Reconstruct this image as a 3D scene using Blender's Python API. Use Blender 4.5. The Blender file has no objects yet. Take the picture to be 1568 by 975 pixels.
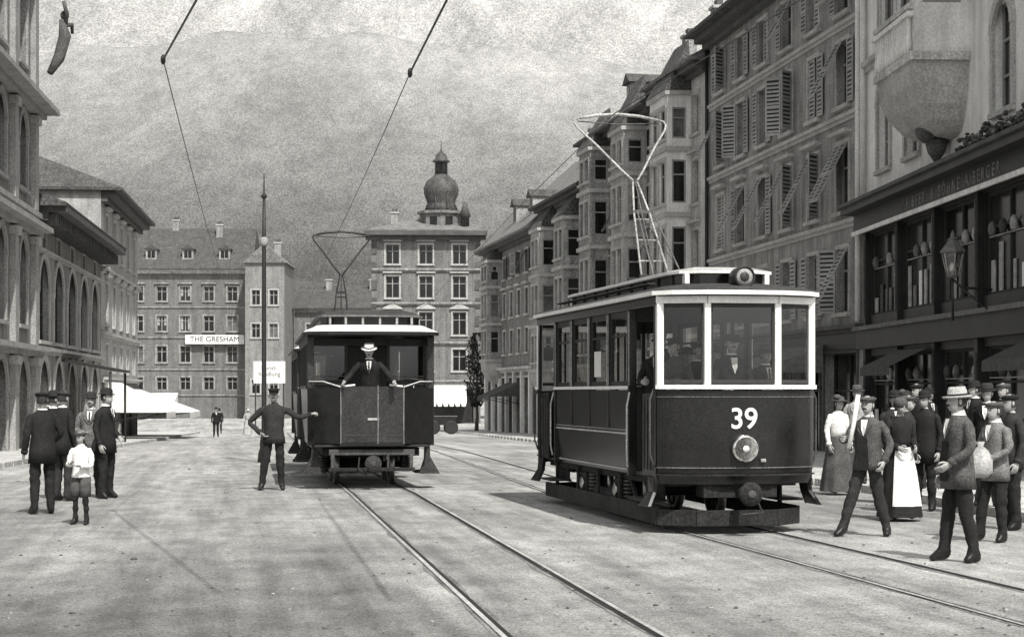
import bpy, math, random
from mathutils import Vector, Matrix, noise
random.seed(7)
R=random.random
def U(a,b): return a+(b-a)*R()
scene=bpy.context.scene
scene.view_settings.view_transform='Standard'
scene.view_settings.look='None'
scene.view_settings.exposure=0
TINT=(1.0,.99,.955)
# ---------------------------------------------------------------- materials
MATS={}
def mat(name,c,rough=.85,var=.2,scale=1.5,fine=.3,fscale=40,bump=0.0,metal=0.0,streak=0.0,spec=.3,tint=TINT):
    if name in MATS: return MATS[name]
    m=bpy.data.materials.new(name); m.use_nodes=True
    nt=m.node_tree; N=nt.nodes; L=nt.links
    b=N['Principled BSDF']
    b.inputs['Roughness'].default_value=rough
    b.inputs['Metallic'].default_value=metal
    b.inputs['Specular IOR Level'].default_value=spec
    tc=N.new('ShaderNodeTexCoord')
    def nz(sc,det,mp=None):
        n=N.new('ShaderNodeTexNoise'); n.inputs['Scale'].default_value=sc
        n.inputs['Detail'].default_value=det; n.inputs['Roughness'].default_value=.65
        if mp:
            q=N.new('ShaderNodeMapping'); q.inputs['Scale'].default_value=mp
            L.new(tc.outputs['Object'],q.inputs['Vector']); L.new(q.outputs[0],n.inputs['Vector'])
        else: L.new(tc.outputs['Object'],n.inputs['Vector'])
        return n
    def rng(n,v,a=.3,c2=.7):
        r=N.new('ShaderNodeMapRange'); r.inputs[1].default_value=a; r.inputs[2].default_value=c2
        r.inputs[3].default_value=1-v; r.inputs[4].default_value=1+v
        L.new(n.outputs[0],r.inputs[0]); return r.outputs[0]
    def mul(a,b2):
        q=N.new('ShaderNodeMath'); q.operation='MULTIPLY'; L.new(a,q.inputs[0])
        if isinstance(b2,float): q.inputs[1].default_value=b2
        else: L.new(b2,q.inputs[1])
        return q.outputs[0]
    n1=nz(scale,5); n2=nz(fscale,1)
    v=mul(rng(n1,var),rng(n2,fine,.36,.64))
    if streak>0: v=mul(v,rng(nz(1.0,4,(2.5,2.5,.25)),streak,.35,.65))
    v=mul(v,float(c))
    vm=N.new('ShaderNodeVectorMath'); vm.operation='SCALE'
    vm.inputs[0].default_value=tint; L.new(v,vm.inputs['Scale'])
    L.new(vm.outputs[0],b.inputs['Base Color'])
    if bump>0:
        bp=N.new('ShaderNodeBump'); bp.inputs['Strength'].default_value=bump; bp.inputs['Distance'].default_value=.02
        L.new(n2.outputs[0],bp.inputs['Height']); L.new(bp.outputs[0],b.inputs['Normal'])
    MATS[name]=m; return m

def glassmat():
    m=bpy.data.materials.new('window_pane'); m.use_nodes=True
    nt=m.node_tree; N=nt.nodes; L=nt.links; N.remove(N['Principled BSDF'])
    t=N.new('ShaderNodeBsdfTransparent'); t.inputs[0].default_value=(.8,.8,.78,1)
    g=N.new('ShaderNodeBsdfGlossy'); g.inputs['Roughness'].default_value=.03
    mx=N.new('ShaderNodeMixShader'); mx.inputs[0].default_value=.12
    L.new(t.outputs[0],mx.inputs[1]); L.new(g.outputs[0],mx.inputs[2]); L.new(mx.outputs[0],N['Material Output'].inputs[0])
    return m
GLASS=glassmat()
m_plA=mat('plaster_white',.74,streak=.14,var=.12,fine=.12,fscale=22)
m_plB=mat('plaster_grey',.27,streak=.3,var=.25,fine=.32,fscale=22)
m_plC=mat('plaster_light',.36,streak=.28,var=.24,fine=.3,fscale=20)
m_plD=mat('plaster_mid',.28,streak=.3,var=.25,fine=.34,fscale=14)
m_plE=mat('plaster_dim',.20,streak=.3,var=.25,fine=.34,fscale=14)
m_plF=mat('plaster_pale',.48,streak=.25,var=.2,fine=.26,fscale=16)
m_stone=mat('stone_trim',.42,var=.2,fine=.2,fscale=16)
m_stoneD=mat('stone_trim_dark',.09,var=.3,fine=.3,fscale=16)
m_roof=mat('roof_tiles',.075,var=.3,fine=.45,fscale=10)
m_roofL=mat('roof_slates_light',.17,var=.3,fine=.4,fscale=9)
m_copper=mat('copper_dome',.07,var=.4,fine=.35,fscale=7,rough=.6)
m_glD=mat('glass_dark',.012,rough=.12,var=.5,scale=.8,fine=.1,spec=.5)
m_glM=mat('glass_mid',.03,rough=.15,var=.5,scale=.8,fine=.1,spec=.5)
m_curt=mat('glass_with_curtain',.12,rough=.4,var=.5,scale=2,fine=.2)
m_frame=mat('window_frame',.30,var=.2,fine=.2)
m_frameD=mat('window_frame_dark',.04,var=.2,fine=.1)
m_shut=mat('shutter_paint',.12,var=.3,fine=.3)
m_shutL=mat('shutter_paint_light',.36,var=.35,scale=.5,fine=.25)
m_shop=mat('shopfront_wood',.025,var=.4,fine=.3,rough=.5)
m_cloth=mat('awning_canvas',.8,var=.1,fine=.1,fscale=9)
m_sign=mat('sign_board',.7,var=.08,fine=.1)
m_ink=mat('sign_letters',.03)
m_iron=mat('iron',.03,rough=.5,var=.3)
m_paintD=mat('tram_paint_dark',.013,rough=.28,var=.35,scale=2,fine=.35,fscale=40,spec=.45)
m_paintM=mat('tram_paint_mid',.030,rough=.38,var=.35,scale=2,fine=.35,fscale=35,spec=.4)
m_white=mat('tram_white_paint',.82,rough=.4,var=.1,scale=4,fine=.08)
m_lining=mat('gilt_lining',.5,rough=.4,var=.3)
m_wood=mat('interior_wood',.03,rough=.5,var=.3)
m_roofcv=mat('tram_roof_canvas',.36,var=.3,scale=3,fine=.25)
m_roofcvD=mat('tram_roof_dark',.045,var=.3,scale=3,fine=.25)
m_under=mat('underframe_dirt',.022,var=.5,scale=4,fine=.4,fscale=30)
m_plank=mat('guard_plank',.035,var=.45,scale=3,fine=.4,fscale=40)
m_steel=mat('worn_steel',.4,rough=.35,metal=1.0,var=.3)
m_chrome=mat('bright_metal',.75,rough=.12,metal=1.0,var=.05)
m_lens=mat('lamp_lens',.8,rough=.1,var=.05)
m_pant=mat('pantograph_tube',.34,rough=.4,var=.4,scale=4)
m_pantD=mat('pantograph_frame_dark',.10,rough=.4,var=.4,scale=4)
m_skin=mat('skin',.36,rough=.6,var=.15,scale=12,fine=.12,fscale=60,tint=(1,.98,.94))
m_hair=mat('hair',.03)
m_suitK=mat('cloth_black',.014,var=.4,scale=5,fine=.4,fscale=60)
m_suitD=mat('cloth_dark',.026,var=.4,scale=5,fine=.4,fscale=60)
m_suitM=mat('cloth_mid',.07,var=.4,scale=5,fine=.4,fscale=60)
m_suitG=mat('cloth_grey',.15,var=.4,scale=5,fine=.35,fscale=60)
m_suitL=mat('cloth_light',.36,var=.35,scale=5,fine=.25,fscale=60)
m_shirt=mat('cloth_white',.75,var=.2,scale=8,fine=.12)
m_straw=mat('straw',.7,var=.1,fine=.12)
m_shoe=mat('shoe_leather',.015,rough=.4)
m_leaf=mat('foliage',.05,var=.5,scale=2)
m_bark=mat('bark',.08)

# ---------------------------------------------------------------- mesh builder
class Part:
    def __init__(s): s.v=[];s.f=[];s.m=[];s.sm=[];s.mats=[]
    def add(s,vs,fs,m,smooth=False,M=None):
        o=len(s.v)
        if m not in s.mats: s.mats.append(m)
        k=s.mats.index(m)
        for v in vs:
            v=Vector(v)
            if M is not None: v=M@v
            s.v.append(v)
        for f in fs:
            s.f.append([i+o for i in f]); s.m.append(k); s.sm.append(smooth)
    def box(s,x0,x1,y0,y1,z0,z1,m,M=None):
        if x0>x1:x0,x1=x1,x0
        if y0>y1:y0,y1=y1,y0
        if z0>z1:z0,z1=z1,z0
        s.add([(x0,y0,z0),(x1,y0,z0),(x1,y1,z0),(x0,y1,z0),(x0,y0,z1),(x1,y0,z1),(x1,y1,z1),(x0,y1,z1)],
              [(3,2,1,0),(4,5,6,7),(0,1,5,4),(1,2,6,5),(2,3,7,6),(3,0,4,7)],m,False,M)
    def beam(s,p,q,w,h,m,M=None):
        p=Vector(p);q=Vector(q);d=(q-p);l=d.length
        if l<1e-6:return
        rot=d.to_track_quat('Y','Z').to_matrix().to_4x4()
        T=Matrix.Translation(p)@rot
        if M is not None:T=M@T
        s.box(-w/2,w/2,0,l,-h/2,h/2,m,T)
    def quad(s,a,b,c,d,m,M=None): s.add([a,b,c,d],[(0,1,2,3)],m,False,M)
    def tube(s,pts,r,m,n=8,M=None,caps=True):
        pts=[Vector(p) for p in pts]
        rs=r if isinstance(r,(list,tuple)) else [r]*len(pts)
        vs=[];fs=[]
        prev=None
        for i,p in enumerate(pts):
            a=pts[max(i-1,0)];b=pts[min(i+1,len(pts)-1)]
            d=(b-a).normalized()
            if prev is None:
                up=Vector((0,0,1)) if abs(d.z)<.9 else Vector((1,0,0))
                x=d.cross(up).normalized()
            else:
                x=(prev-d*prev.dot(d)).normalized()
            prev=x; y=d.cross(x)
            for k in range(n):
                t=2*math.pi*k/n
                vs.append(p+(x*math.cos(t)+y*math.sin(t))*rs[i])
        for i in range(len(pts)-1):
            for k in range(n):
                fs.append((i*n+k,i*n+(k+1)%n,(i+1)*n+(k+1)%n,(i+1)*n+k))
        if caps:
            fs.append(tuple(range(n))[::-1]); fs.append(tuple((len(pts)-1)*n+k for k in range(n)))
        s.add(vs,fs,m,True,M)
    def loft(s,rings,m,n=16,M=None,caps=True,smooth=True):
        vs=[];fs=[]
        for (cx,cy,z,rx,ry) in rings:
            for k in range(n):
                t=2*math.pi*k/n
                vs.append((cx+rx*math.cos(t),cy+ry*math.sin(t),z))
        for i in range(len(rings)-1):
            for k in range(n):
                fs.append((i*n+k,i*n+(k+1)%n,(i+1)*n+(k+1)%n,(i+1)*n+k))
        if caps:
            fs.append(tuple(range(n))[::-1]); fs.append(tuple((len(rings)-1)*n+k for k in range(n)))
        s.add(vs,fs,m,smooth,M)
    def lathe(s,prof,m,c=(0,0,0),n=16,M=None,smooth=True):
        s.loft([(c[0],c[1],c[2]+z,r,r) for r,z in prof],m,n,M,True,smooth)
    def prism(s,poly,z0,z1,m,M=None,smooth=False):
        n=len(poly)
        vs=[(x,y,z0) for x,y in poly]+[(x,y,z1) for x,y in poly]
        fs=[tuple(range(n))[::-1],tuple(range(n,2*n))]
        s.add(vs,fs,m,False,M)
        s.add(vs,[(i,(i+1)%n,n+(i+1)%n,n+i) for i in range(n)],m,smooth,M)
    def ball(s,c,rx,ry,rz,m,n=12,k=8,M=None):
        vs=[];fs=[]
        for j in range(k+1):
            a=math.pi*j/k
            for i in range(n):
                t=2*math.pi*i/n
                vs.append((c[0]+rx*math.sin(a)*math.cos(t),c[1]+ry*math.sin(a)*math.sin(t),c[2]-rz*math.cos(a)))
        for j in range(k):
            for i in range(n):
                fs.append((j*n+i,j*n+(i+1)%n,(j+1)*n+(i+1)%n,(j+1)*n+i))
        s.add(vs,fs,m,True,M)
    def mesh(s,name):
        me=bpy.data.meshes.new(name)
        me.from_pydata([tuple(v) for v in s.v],[],s.f)
        for m in s.mats: me.materials.append(m)
        me.polygons.foreach_set('material_index',s.m)
        me.polygons.foreach_set('use_smooth',s.sm)
        me.validate(); me.update()
        return me

class Obj:
    def __init__(s,name,o=(0,0,0),xdir=(1,0)):
        s.name=name; x=Vector((xdir[0],xdir[1],0)).normalized(); y=Vector((-x.y,x.x,0))
        s.M=Matrix(((x.x,y.x,0,o[0]),(x.y,y.y,0,o[1]),(0,0,1,o[2]),(0,0,0,1)))
        s.parts={}
    def p(s,n):
        if n not in s.parts: s.parts[n]=Part()
        return s.parts[n]
    def done(s,single=False,bevel=0):
        if single:
            me=list(s.parts.values())[0].mesh(s.name)
            ob=bpy.data.objects.new(s.name,me); scene.collection.objects.link(ob); ob.matrix_world=s.M
            return ob
        e=bpy.data.objects.new(s.name,None); scene.collection.objects.link(e); e.matrix_world=s.M
        e.empty_display_size=.3
        for n,pt in s.parts.items():
            ob=bpy.data.objects.new(n,pt.mesh(n)); scene.collection.objects.link(ob); ob.parent=e
            if bevel and n not in('glass','lettering'):
                b=ob.modifiers.new('bevel','BEVEL'); b.width=bevel; b.segments=1; b.limit_method='ANGLE'; b.angle_limit=math.radians(50)
        return e
def text(parent,body,M,size,m,offset=.0,ext=.004,name='lettering'):
    c=bpy.data.curves.new(name,'FONT'); c.body=body; c.size=size; c.align_x='CENTER'; c.align_y='CENTER'
    c.offset=offset; c.extrude=ext; c.materials.append(m)
    o=bpy.data.objects.new(name,c); scene.collection.objects.link(o); o.parent=parent; o.matrix_local=M
    return o

# ---------------------------------------------------------------- ground
def G(y):
    if y<30: return 0.0
    if y<130: return -.012*(y-30)
    return -1.2
def lin(pts,y):
    if y<=pts[0][0]: a,b=pts[0],pts[1]
    elif y>=pts[-1][0]: a,b=pts[-2],pts[-1]
    else:
        for a,b in zip(pts,pts[1:]):
            if a[0]<=y<=b[0]: break
    t=(y-a[0])/(b[0]-a[0]); return a[1]+(b[1]-a[1])*t

def groundmat():
    m=bpy.data.materials.new('dusty_road'); m.use_nodes=True
    nt=m.node_tree;N=nt.nodes;L=nt.links;b=N['Principled BSDF'];b.inputs['Roughness'].default_value=.95
    b.inputs['Specular IOR Level'].default_value=.12
    geo=N.new('ShaderNodeNewGeometry')
    def nz(sc,det,mp=(1,1,1),ro=.6,rot=0):
        q0=N.new('ShaderNodeMapping'); q0.inputs['Rotation'].default_value=(0,0,math.radians(rot)); L.new(geo.outputs['Position'],q0.inputs['Vector'])
        q=N.new('ShaderNodeMapping'); q.inputs['Scale'].default_value=mp
        L.new(q0.outputs[0],q.inputs['Vector'])
        n=N.new('ShaderNodeTexNoise'); n.inputs['Scale'].default_value=sc; n.inputs['Detail'].default_value=det; n.inputs['Roughness'].default_value=ro
        L.new(q.outputs[0],n.inputs['Vector']); return n
    def rg(n,lo,hi,a=.3,c=.7):
        r=N.new('ShaderNodeMapRange'); r.inputs[1].default_value=a; r.inputs[2].default_value=c
        r.inputs[3].default_value=lo; r.inputs[4].default_value=hi; L.new(n if not hasattr(n,'outputs') else n.outputs[0],r.inputs[0]); return r.outputs[0]
    def ma(op,a,c):
        q=N.new('ShaderNodeMath');q.operation=op
        for i,v in enumerate((a,c)):
            if isinstance(v,(int,float)): q.inputs[i].default_value=v
            else: L.new(v,q.inputs[i])
        return q.outputs[0]
    mul=lambda a,c:ma('MULTIPLY',a,c)
    big=nz(.13,5,(1,.45,1)); tr=nz(1.3,5,(1,.07,1),rot=-8.5); tr2=nz(4.5,3,(1,.05,1),rot=-9.5); med=nz(2.0,6,(1,.6,1)); fin=nz(48,1,ro=.7); fin2=nz(13,5,ro=.85); sp=nz(24,1)
    v=mul(rg(big,.34,.60),rg(tr,.66,1.22)); v=mul(v,rg(tr2,.80,1.15)); v=mul(v,rg(med,.70,1.24)); v=mul(v,rg(fin,.62,1.32,.36,.64)); v=mul(v,rg(fin2,.66,1.28))
    v=mul(v,rg(sp,1.0,.38,.64,.68))
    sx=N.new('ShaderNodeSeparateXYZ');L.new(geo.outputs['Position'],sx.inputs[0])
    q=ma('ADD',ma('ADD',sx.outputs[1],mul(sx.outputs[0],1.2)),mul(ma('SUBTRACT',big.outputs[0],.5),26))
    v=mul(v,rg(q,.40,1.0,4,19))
    vm=N.new('ShaderNodeVectorMath');vm.operation='SCALE';vm.inputs[0].default_value=TINT;L.new(v,vm.inputs['Scale'])
    L.new(vm.outputs[0],b.inputs['Base Color'])
    bp=N.new('ShaderNodeBump');bp.inputs['Strength'].default_value=1.0;bp.inputs['Distance'].default_value=.05
    L.new(fin2.outputs[0],bp.inputs['Height']);L.new(bp.outputs[0],b.inputs['Normal'])
    return m
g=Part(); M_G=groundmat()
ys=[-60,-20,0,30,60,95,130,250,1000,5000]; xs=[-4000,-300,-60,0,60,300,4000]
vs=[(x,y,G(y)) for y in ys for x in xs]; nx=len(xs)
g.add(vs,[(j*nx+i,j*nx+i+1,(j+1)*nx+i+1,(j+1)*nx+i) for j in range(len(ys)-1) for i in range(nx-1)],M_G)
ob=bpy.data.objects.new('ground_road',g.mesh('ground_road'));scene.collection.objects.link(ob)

KR=[(5,8.3),(12,7.6),(23.5,6.6),(34,5.6),(55,3.9),(80,1.6),(130,-4.2)]
def facL(y): return -10.05-.11*y
m_pave=mat('pavement_slabs',.46,var=.3,scale=.8,fine=.4,fscale=18,bump=.2)
m_kerb=mat('kerb_stone',.45,var=.3,scale=1,fine=.3,fscale=12)
def pavement(name,yl,edge,far,side):
    o=Obj(name); p=o.p('slabs')
    for a,b in zip(yl,yl[1:]):
        xa,xb=edge(a),edge(b); fa,fb=far(a),far(b); k=.18*side
        za,zb=G(a)+.12,G(b)+.12
        p.quad((xa+k,a,za-.004),(fa,a,za),(fb,b,zb),(xb+k,b,zb-.004),m_pave) if side>0 else p.quad((fa,a,za),(xa+k,a,za-.004),(xb+k,b,zb-.004),(fb,b,zb),m_pave)
        q=o.p('kerb')
        n=max(1,int((b-a)/1.5))
        for i in range(n):
            t0=i/n;t1=(i+1)/n-.01
            y0=a+(b-a)*t0;y1=a+(b-a)*t1
            x0=xa+(xb-xa)*t0;x1=xa+(xb-xa)*t1
            z0=G(y0);z1=G(y1);h=.125
            vs=[(x0,y0,z0-.05),(x0+k,y0,z0-.05),(x1+k,y1,z1-.05),(x1,y1,z1-.05),(x0,y0,z0+h),(x0+k,y0,z0+h),(x1+k,y1,z1+h),(x1,y1,z1+h)]
            q.add(vs,[(0,1,5,4),(1,2,6,5),(2,3,7,6),(3,0,4,7),(4,5,6,7)],m_kerb)
    return o.done()
pavement('pavement',[5,12,23.5,34,55,80,130],lambda y:lin(KR,y),lambda y:lin(KR,y)+14,1)
pavement('pavement.001',[20,32,45,60,80,100,125],lambda y:facL(y)+2.5,lambda y:facL(y)-3,-1)

def track(name,cl,gauge=1.04):
    o=Obj(name)
    m_edge=mat('rail_bed_dirt',.17,var=.5,scale=1.2,fine=.5,fscale=30)
    m_gr=mat('rail_groove',.02)
    m_hd=mat('rail_head',.55,rough=.35,var=.3,metal=.3)
    for sgn in(-1,1):
        for nm,off,w,dz,mm in(('bed',0,.15,.004,m_edge),('groove',.012,.05,.008,m_gr),('rail',-.028,.04,.014,m_hd)):
            p=o.p(nm+('_a' if sgn<0 else '_b'))
            L=[];Rr=[]
            for i,(y,x) in enumerate(cl):
                a=cl[max(0,i-1)];b=cl[min(len(cl)-1,i+1)]
                d=Vector((b[1]-a[1],b[0]-a[0])).normalized(); nrm=Vector((d.y,-d.x))
                c=Vector((x,y))+nrm*(sgn*gauge/2-off*sgn)
                ww=w*(1+(.9*noise.noise(Vector((y*.9,sgn*5,1)))) if nm=='bed' else 1)
                l=c-nrm*ww/2; r=c+nrm*ww/2
                L.append((l.x,l.y,G(l.y)+dz));Rr.append((r.x,r.y,G(r.y)+dz))
            n=len(cl)
            p.add(L+Rr,[(i,n+i,n+i+1,i+1) for i in range(n-1)],mm)
    o.done()
def dens(pts,step=.6):
    out=[];y=pts[0][0]
    while y<pts[-1][0]:
        x=sum(lin(pts,max(pts[0][0],y+k)) for k in(-4,-2,0,2,4))/5; out.append((y,x)); y+=step
    return out
TL=[(-6,3.22),(12.5,.50),(31.4,-2.30),(60,-6.2),(130,-15.5)]
TR=[(-6,7.6),(14.2,4.05),(21.7,2.66),(28.5,1.33),(65,-2.2),(130,-10.5)]
track('tram_track',dens(TL)); track('tram_track.001',dens(TR))
P=Part(); m_deb=mat('road_debris',.12,var=.6,scale=3,fine=.3)
m_deb2=mat('road_pebbles',.30,var=.4,scale=3,fine=.3)
for k in range(700):
    y=9+U(0,1)**1.6*45; x=U(-.30*y,.22*y+1)
    r=U(.006,.018)*(2.0 if R()<.05 else 1)
    P.ball((x,y,G(y)+r*.3),r*U(.8,1.6),r*U(.8,1.6),r*.6,m_deb if R()<.75 else m_deb2,5,3)
ob=bpy.data.objects.new('road_gravel',P.mesh('road_gravel'));scene.collection.objects.link(ob)

# ---------------------------------------------------------------- facades
def window(O,M,u0,u1,w0,w1,st,wall):
    W=u1-u0;H=w1-w0;P=O.p('windows');d=st.get('d',.22)
    trim=st.get('trim',m_stone); fm=st.get('frame',m_frame)
    wp=O.p('walls')
    for a,b in(((u0,w0),(u1,w0)),((u1,w0),(u1,w1)),((u1,w1),(u0,w1)),((u0,w1),(u0,w0))):
        wp.quad((a[0],0,a[1]),(b[0],0,b[1]),(b[0],-d,b[1]),(a[0],-d,a[1]),wall,M)
    gm=st.get('glass') or random.choice([m_glD,m_glD,m_glD,m_glM,m_curt])
    P.quad((u0,-d,w0),(u1,-d,w0),(u1,-d,w1),(u0,-d,w1),gm,M)
    f=.07
    y0,y1=-d+.005,-d+.06
    if st.get('bars',True):
        P.box(u0,u0+f,y0,y1,w0,w1,fm,M);P.box(u1-f,u1,y0,y1,w0,w1,fm,M)
        P.box(u0+f,u1-f,y0,y1,w0,w0+f,fm,M);P.box(u0+f,u1-f,y0,y1,w1-f,w1,fm,M)
        c=(u0+u1)/2
        if not st.get('single'): P.box(c-.04,c+.04,y0,y1,w0+f,w1-f,fm,M)
        t=w0+H*.66
        P.box(u0+f,u1-f,y0,y1+.004,t-.03,t+.03,fm,M)
        if H>2.4 and not st.get('shopw'): P.box(u0+f,u1-f,y0,y1+.004,w0+H*.33-.025,w0+H*.33+.025,fm,M)
        if gm is m_glM and not st.get('shopw') and R()<.7:
            hh=H*U(.3,.95)
            P.box(u0+f,u0+f+W*.2,-d+.002,-d+.004,w1-f-hh,w1-f,m_suitL,M);P.box(u1-f-W*.2,u1-f,-d+.002,-d+.004,w1-f-hh,w1-f,m_suitL,M)
    T=O.p('window_trim')
    if st.get('arch'):
        r=W/2;c=(u0+u1)/2;cz=w1-r;n=10
        for sg in(-1,1):
            pts=[(c+sg*r,.001,w1)]+[(c+sg*r*math.cos(a),.001,cz+r*math.sin(a)) for a in [math.pi/2*k/n for k in range(n,-1,-1)]]
            for k in range(1,len(pts)-1): wp.add([pts[0],pts[k],pts[k+1]],[(0,1,2)],wall,False,M)
        if st.get('archtrim',True):
            ro=r+.22;td=st.get('td',.1)
            for k in range(12):
                a0=math.pi*k/12;a1=math.pi*(k+1)/12
                q=[(c+ri*math.cos(a),cz+ri*math.sin(a)) for ri,a in((r,a0),(ro,a0),(ro,a1),(r,a1))]
                T.add([(x,.002,z) for x,z in q]+[(x,td,z) for x,z in q],[(4,5,6,7),(0,1,5,4),(1,2,6,5),(2,3,7,6),(3,0,4,7)],trim,False,M)
            T.box(u0-.2,u0-.002,.0,td*.8,w0,cz,trim,M);T.box(u1+.002,u1+.2,.0,td*.8,w0,cz,trim,M)
    elif st.get('sur',True):
        s=.13
        T.box(u0-s,u0,.0,.045,w0,w1,trim,M);T.box(u1,u1+s,.0,.045,w0,w1,trim,M)
        T.box(u0-s,u1+s,.0,.05,w1,w1+s,trim,M)
    if st.get('sill',True): T.box(u0-.18,u1+.18,-.02,.14,w0-.13,w0-.003,trim,M)
    if st.get('hood'):
        T.box(u0-.25,u1+.25,0,.24,w1+.28,w1+.40,trim,M)
        if st['hood']=='ped':
            c=(u0+u1)/2
            vs=[(u0-.25,.0,w1+.403),(u1+.25,.0,w1+.403),(c,.0,w1+.8),(u0-.25,.2,w1+.403),(u1+.25,.2,w1+.403),(c,.2,w1+.8)]
            T.add(vs,[(3,4,5),(0,3,5,2),(1,4,5,2)],trim,False,M)
    sh=st.get('shut')
    if sh:
        S=O.p('shutters')
        for sg in(-1,1):
            sm=st.get('sm') or random.choice([m_shut,m_shutL])
            mode=random.choice(['o','o','o','h','c','a']) if sh=='mix' else sh
            hw=W/2
            if mode=='c':
                base=(u0 if sg<0 else (u0+u1)/2); A=M@Matrix.Translation((base,-.05,w0))
            elif mode=='h':
                hx=u0 if sg<0 else u1
                A=M@Matrix.Translation((hx,.06,w0))@Matrix.Rotation(math.radians(180-50 if sg<0 else 50),4,'Z')
            elif mode=='a':
                base=(u0 if sg<0 else (u0+u1)/2)
                A=M@Matrix.Translation((base,.03,w1))@Matrix.Rotation(math.radians(28),4,'X')@Matrix.Translation((0,0,-H))
            else:
                base=(u0-hw-.02 if sg<0 else u1+.02); A=M@Matrix.Translation((base,.06,w0))
            S.box(0,.06,0,.04,0,H,sm,A);S.box(hw-.06,hw-.005,0,.04,0,H,sm,A)
            S.box(.06,hw-.06,0,.04,0,.08,sm,A);S.box(.06,hw-.06,0,.04,H-.08,H,sm,A);S.box(.06,hw-.06,0,.04,H*.5-.04,H*.5+.04,sm,A)
            S.box(.06,hw-.06,.012,.02,.08,H-.08,m_shop,A)
            ns=int(H/.15)
            for k in range(ns):
                z=.1+(H-.2)*k/ns
                S.quad((.06,.038,z),(hw-.06,.038,z),(hw-.06,.022,z+.08),(.06,.022,z+.08),sm,A)

def facade(O,M,L,z0,z1,wins,wall):
    us=sorted({0,L}|{round(w[0],4) for w in wins}|{round(w[1],4) for w in wins})
    ws=sorted({z0,z1}|{round(w[2],4) for w in wins}|{round(w[3],4) for w in wins})
    P=O.p('walls')
    for i in range(len(us)-1):
        for j in range(len(ws)-1):
            cu=(us[i]+us[i+1])/2;cw=(ws[j]+ws[j+1])/2
            if any(w[0]<cu<w[1] and w[2]<cw<w[3] for w in wins): continue
            P.quad((us[i],0,ws[j]),(us[i+1],0,ws[j]),(us[i+1],0,ws[j+1]),(us[i],0,ws[j+1]),wall,M)
    for w in wins: window(O,M,w[0],w[1],w[2],w[3],w[4],wall)
I4=Matrix.Identity(4)
def cornice(O,L,z,dep,h,m,M=I4,over=0):
    P=O.p('cornices')
    P.box(-over,L+over,.002,dep*.45,z-h,z-h*.5,m,M)
    P.box(-over*1.2-.01,L+over*1.2+.01,.001,dep,z-h*.497,z,m,M)
def roofgable(O,L,D,ez,rh,ov,m,hipA=0,hipB=0):
    P=O.p('roof');yb=-D
    ry=-D/2
    A=(-ov*.3,ov,ez);B=(L+ov*.3,ov,ez);C=(L+ov*.3,yb-ov,ez);Dd=(-ov*.3,yb-ov,ez)
    E=(hipA,ry,ez+rh);F=(L-hipB,ry,ez+rh)
    t=.14
    vs=[A,B,C,Dd,E,F]+[(a[0],a[1],a[2]-t) for a in(A,B,C,Dd)]
    P.add(vs,[(0,1,5,4),(2,3,4,5),(1,2,5),(3,0,4),(6,7,1,0),(7,8,2,1),(8,9,3,2),(9,6,0,3),(9,8,7,6)],m)
def chimney(O,x,y,z,h=1.6,w=.7):
    P=O.p('chimneys')
    P.box(x-w/2,x+w/2,y-.3,y+.3,z,z+h,m_plD);P.box(x-w/2-.08,x+w/2+.08,y-.38,y+.38,z+h+.002,z+h+.14,m_stone)
    P.box(x-w/2+.1,x-.04,y-.15,y+.15,z+h+.142,z+h+.45,m_stoneD);P.box(x+.04,x+w/2-.1,y-.15,y+.15,z+h+.142,z+h+.45,m_stoneD)
def dormer(O,x,D,ez,rh,ov,frac,w=1.2,h=1.1,m=None):
    P=O.p('dormers'); m=m or m_roof
    y=ov-(D/2+ov)*frac; z=ez+rh*frac
    P.box(x-w/2,x+w/2,y-h*1.4,y,z-.3,z+h,m_plD)
    P.box(x-w/2+.2,x+w/2-.2,y,y+.01,z+.15,z+h-.15,m_glD)
    P.box(x-.03,x+.03,y+.01,y+.03,z+.15,z+h-.15,m_frame)
    vs=[(x-w/2-.15,y+.2,z+h+.003),(x+w/2+.15,y+.2,z+h+.003),(x,y+.2,z+h+.5),(x-w/2-.15,y-h*1.8,z+h+.003),(x+w/2+.15,y-h*1.8,z+h+.003),(x,y-h*1.8,z+h+.5)]
    P.add(vs,[(0,1,2),(0,2,5,3),(1,4,5,2),(3,5,4),(0,3,4,1)],m)
def shops(O,L,z0,top,n,margin=.4,pier=.5):
    wins=[];s=(L-2*margin)/n
    for i in range(n):
        a=margin+i*s+pier/2;b=margin+(i+1)*s-pier/2
        wins.append((a,b,z0+.45,top-.7,dict(d=.35,frame=m_shop,trim=m_stoneD,glass=random.choice([m_glD,m_glD,m_glM]),sill=False,sur=True,shopw=1)))
    O.p('shop_fascia').box(margin,L-margin,.003,.12,top-.6,top-.12,random.choice([m_shop,m_suitG,m_shop,m_stoneD]))
    return wins
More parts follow.
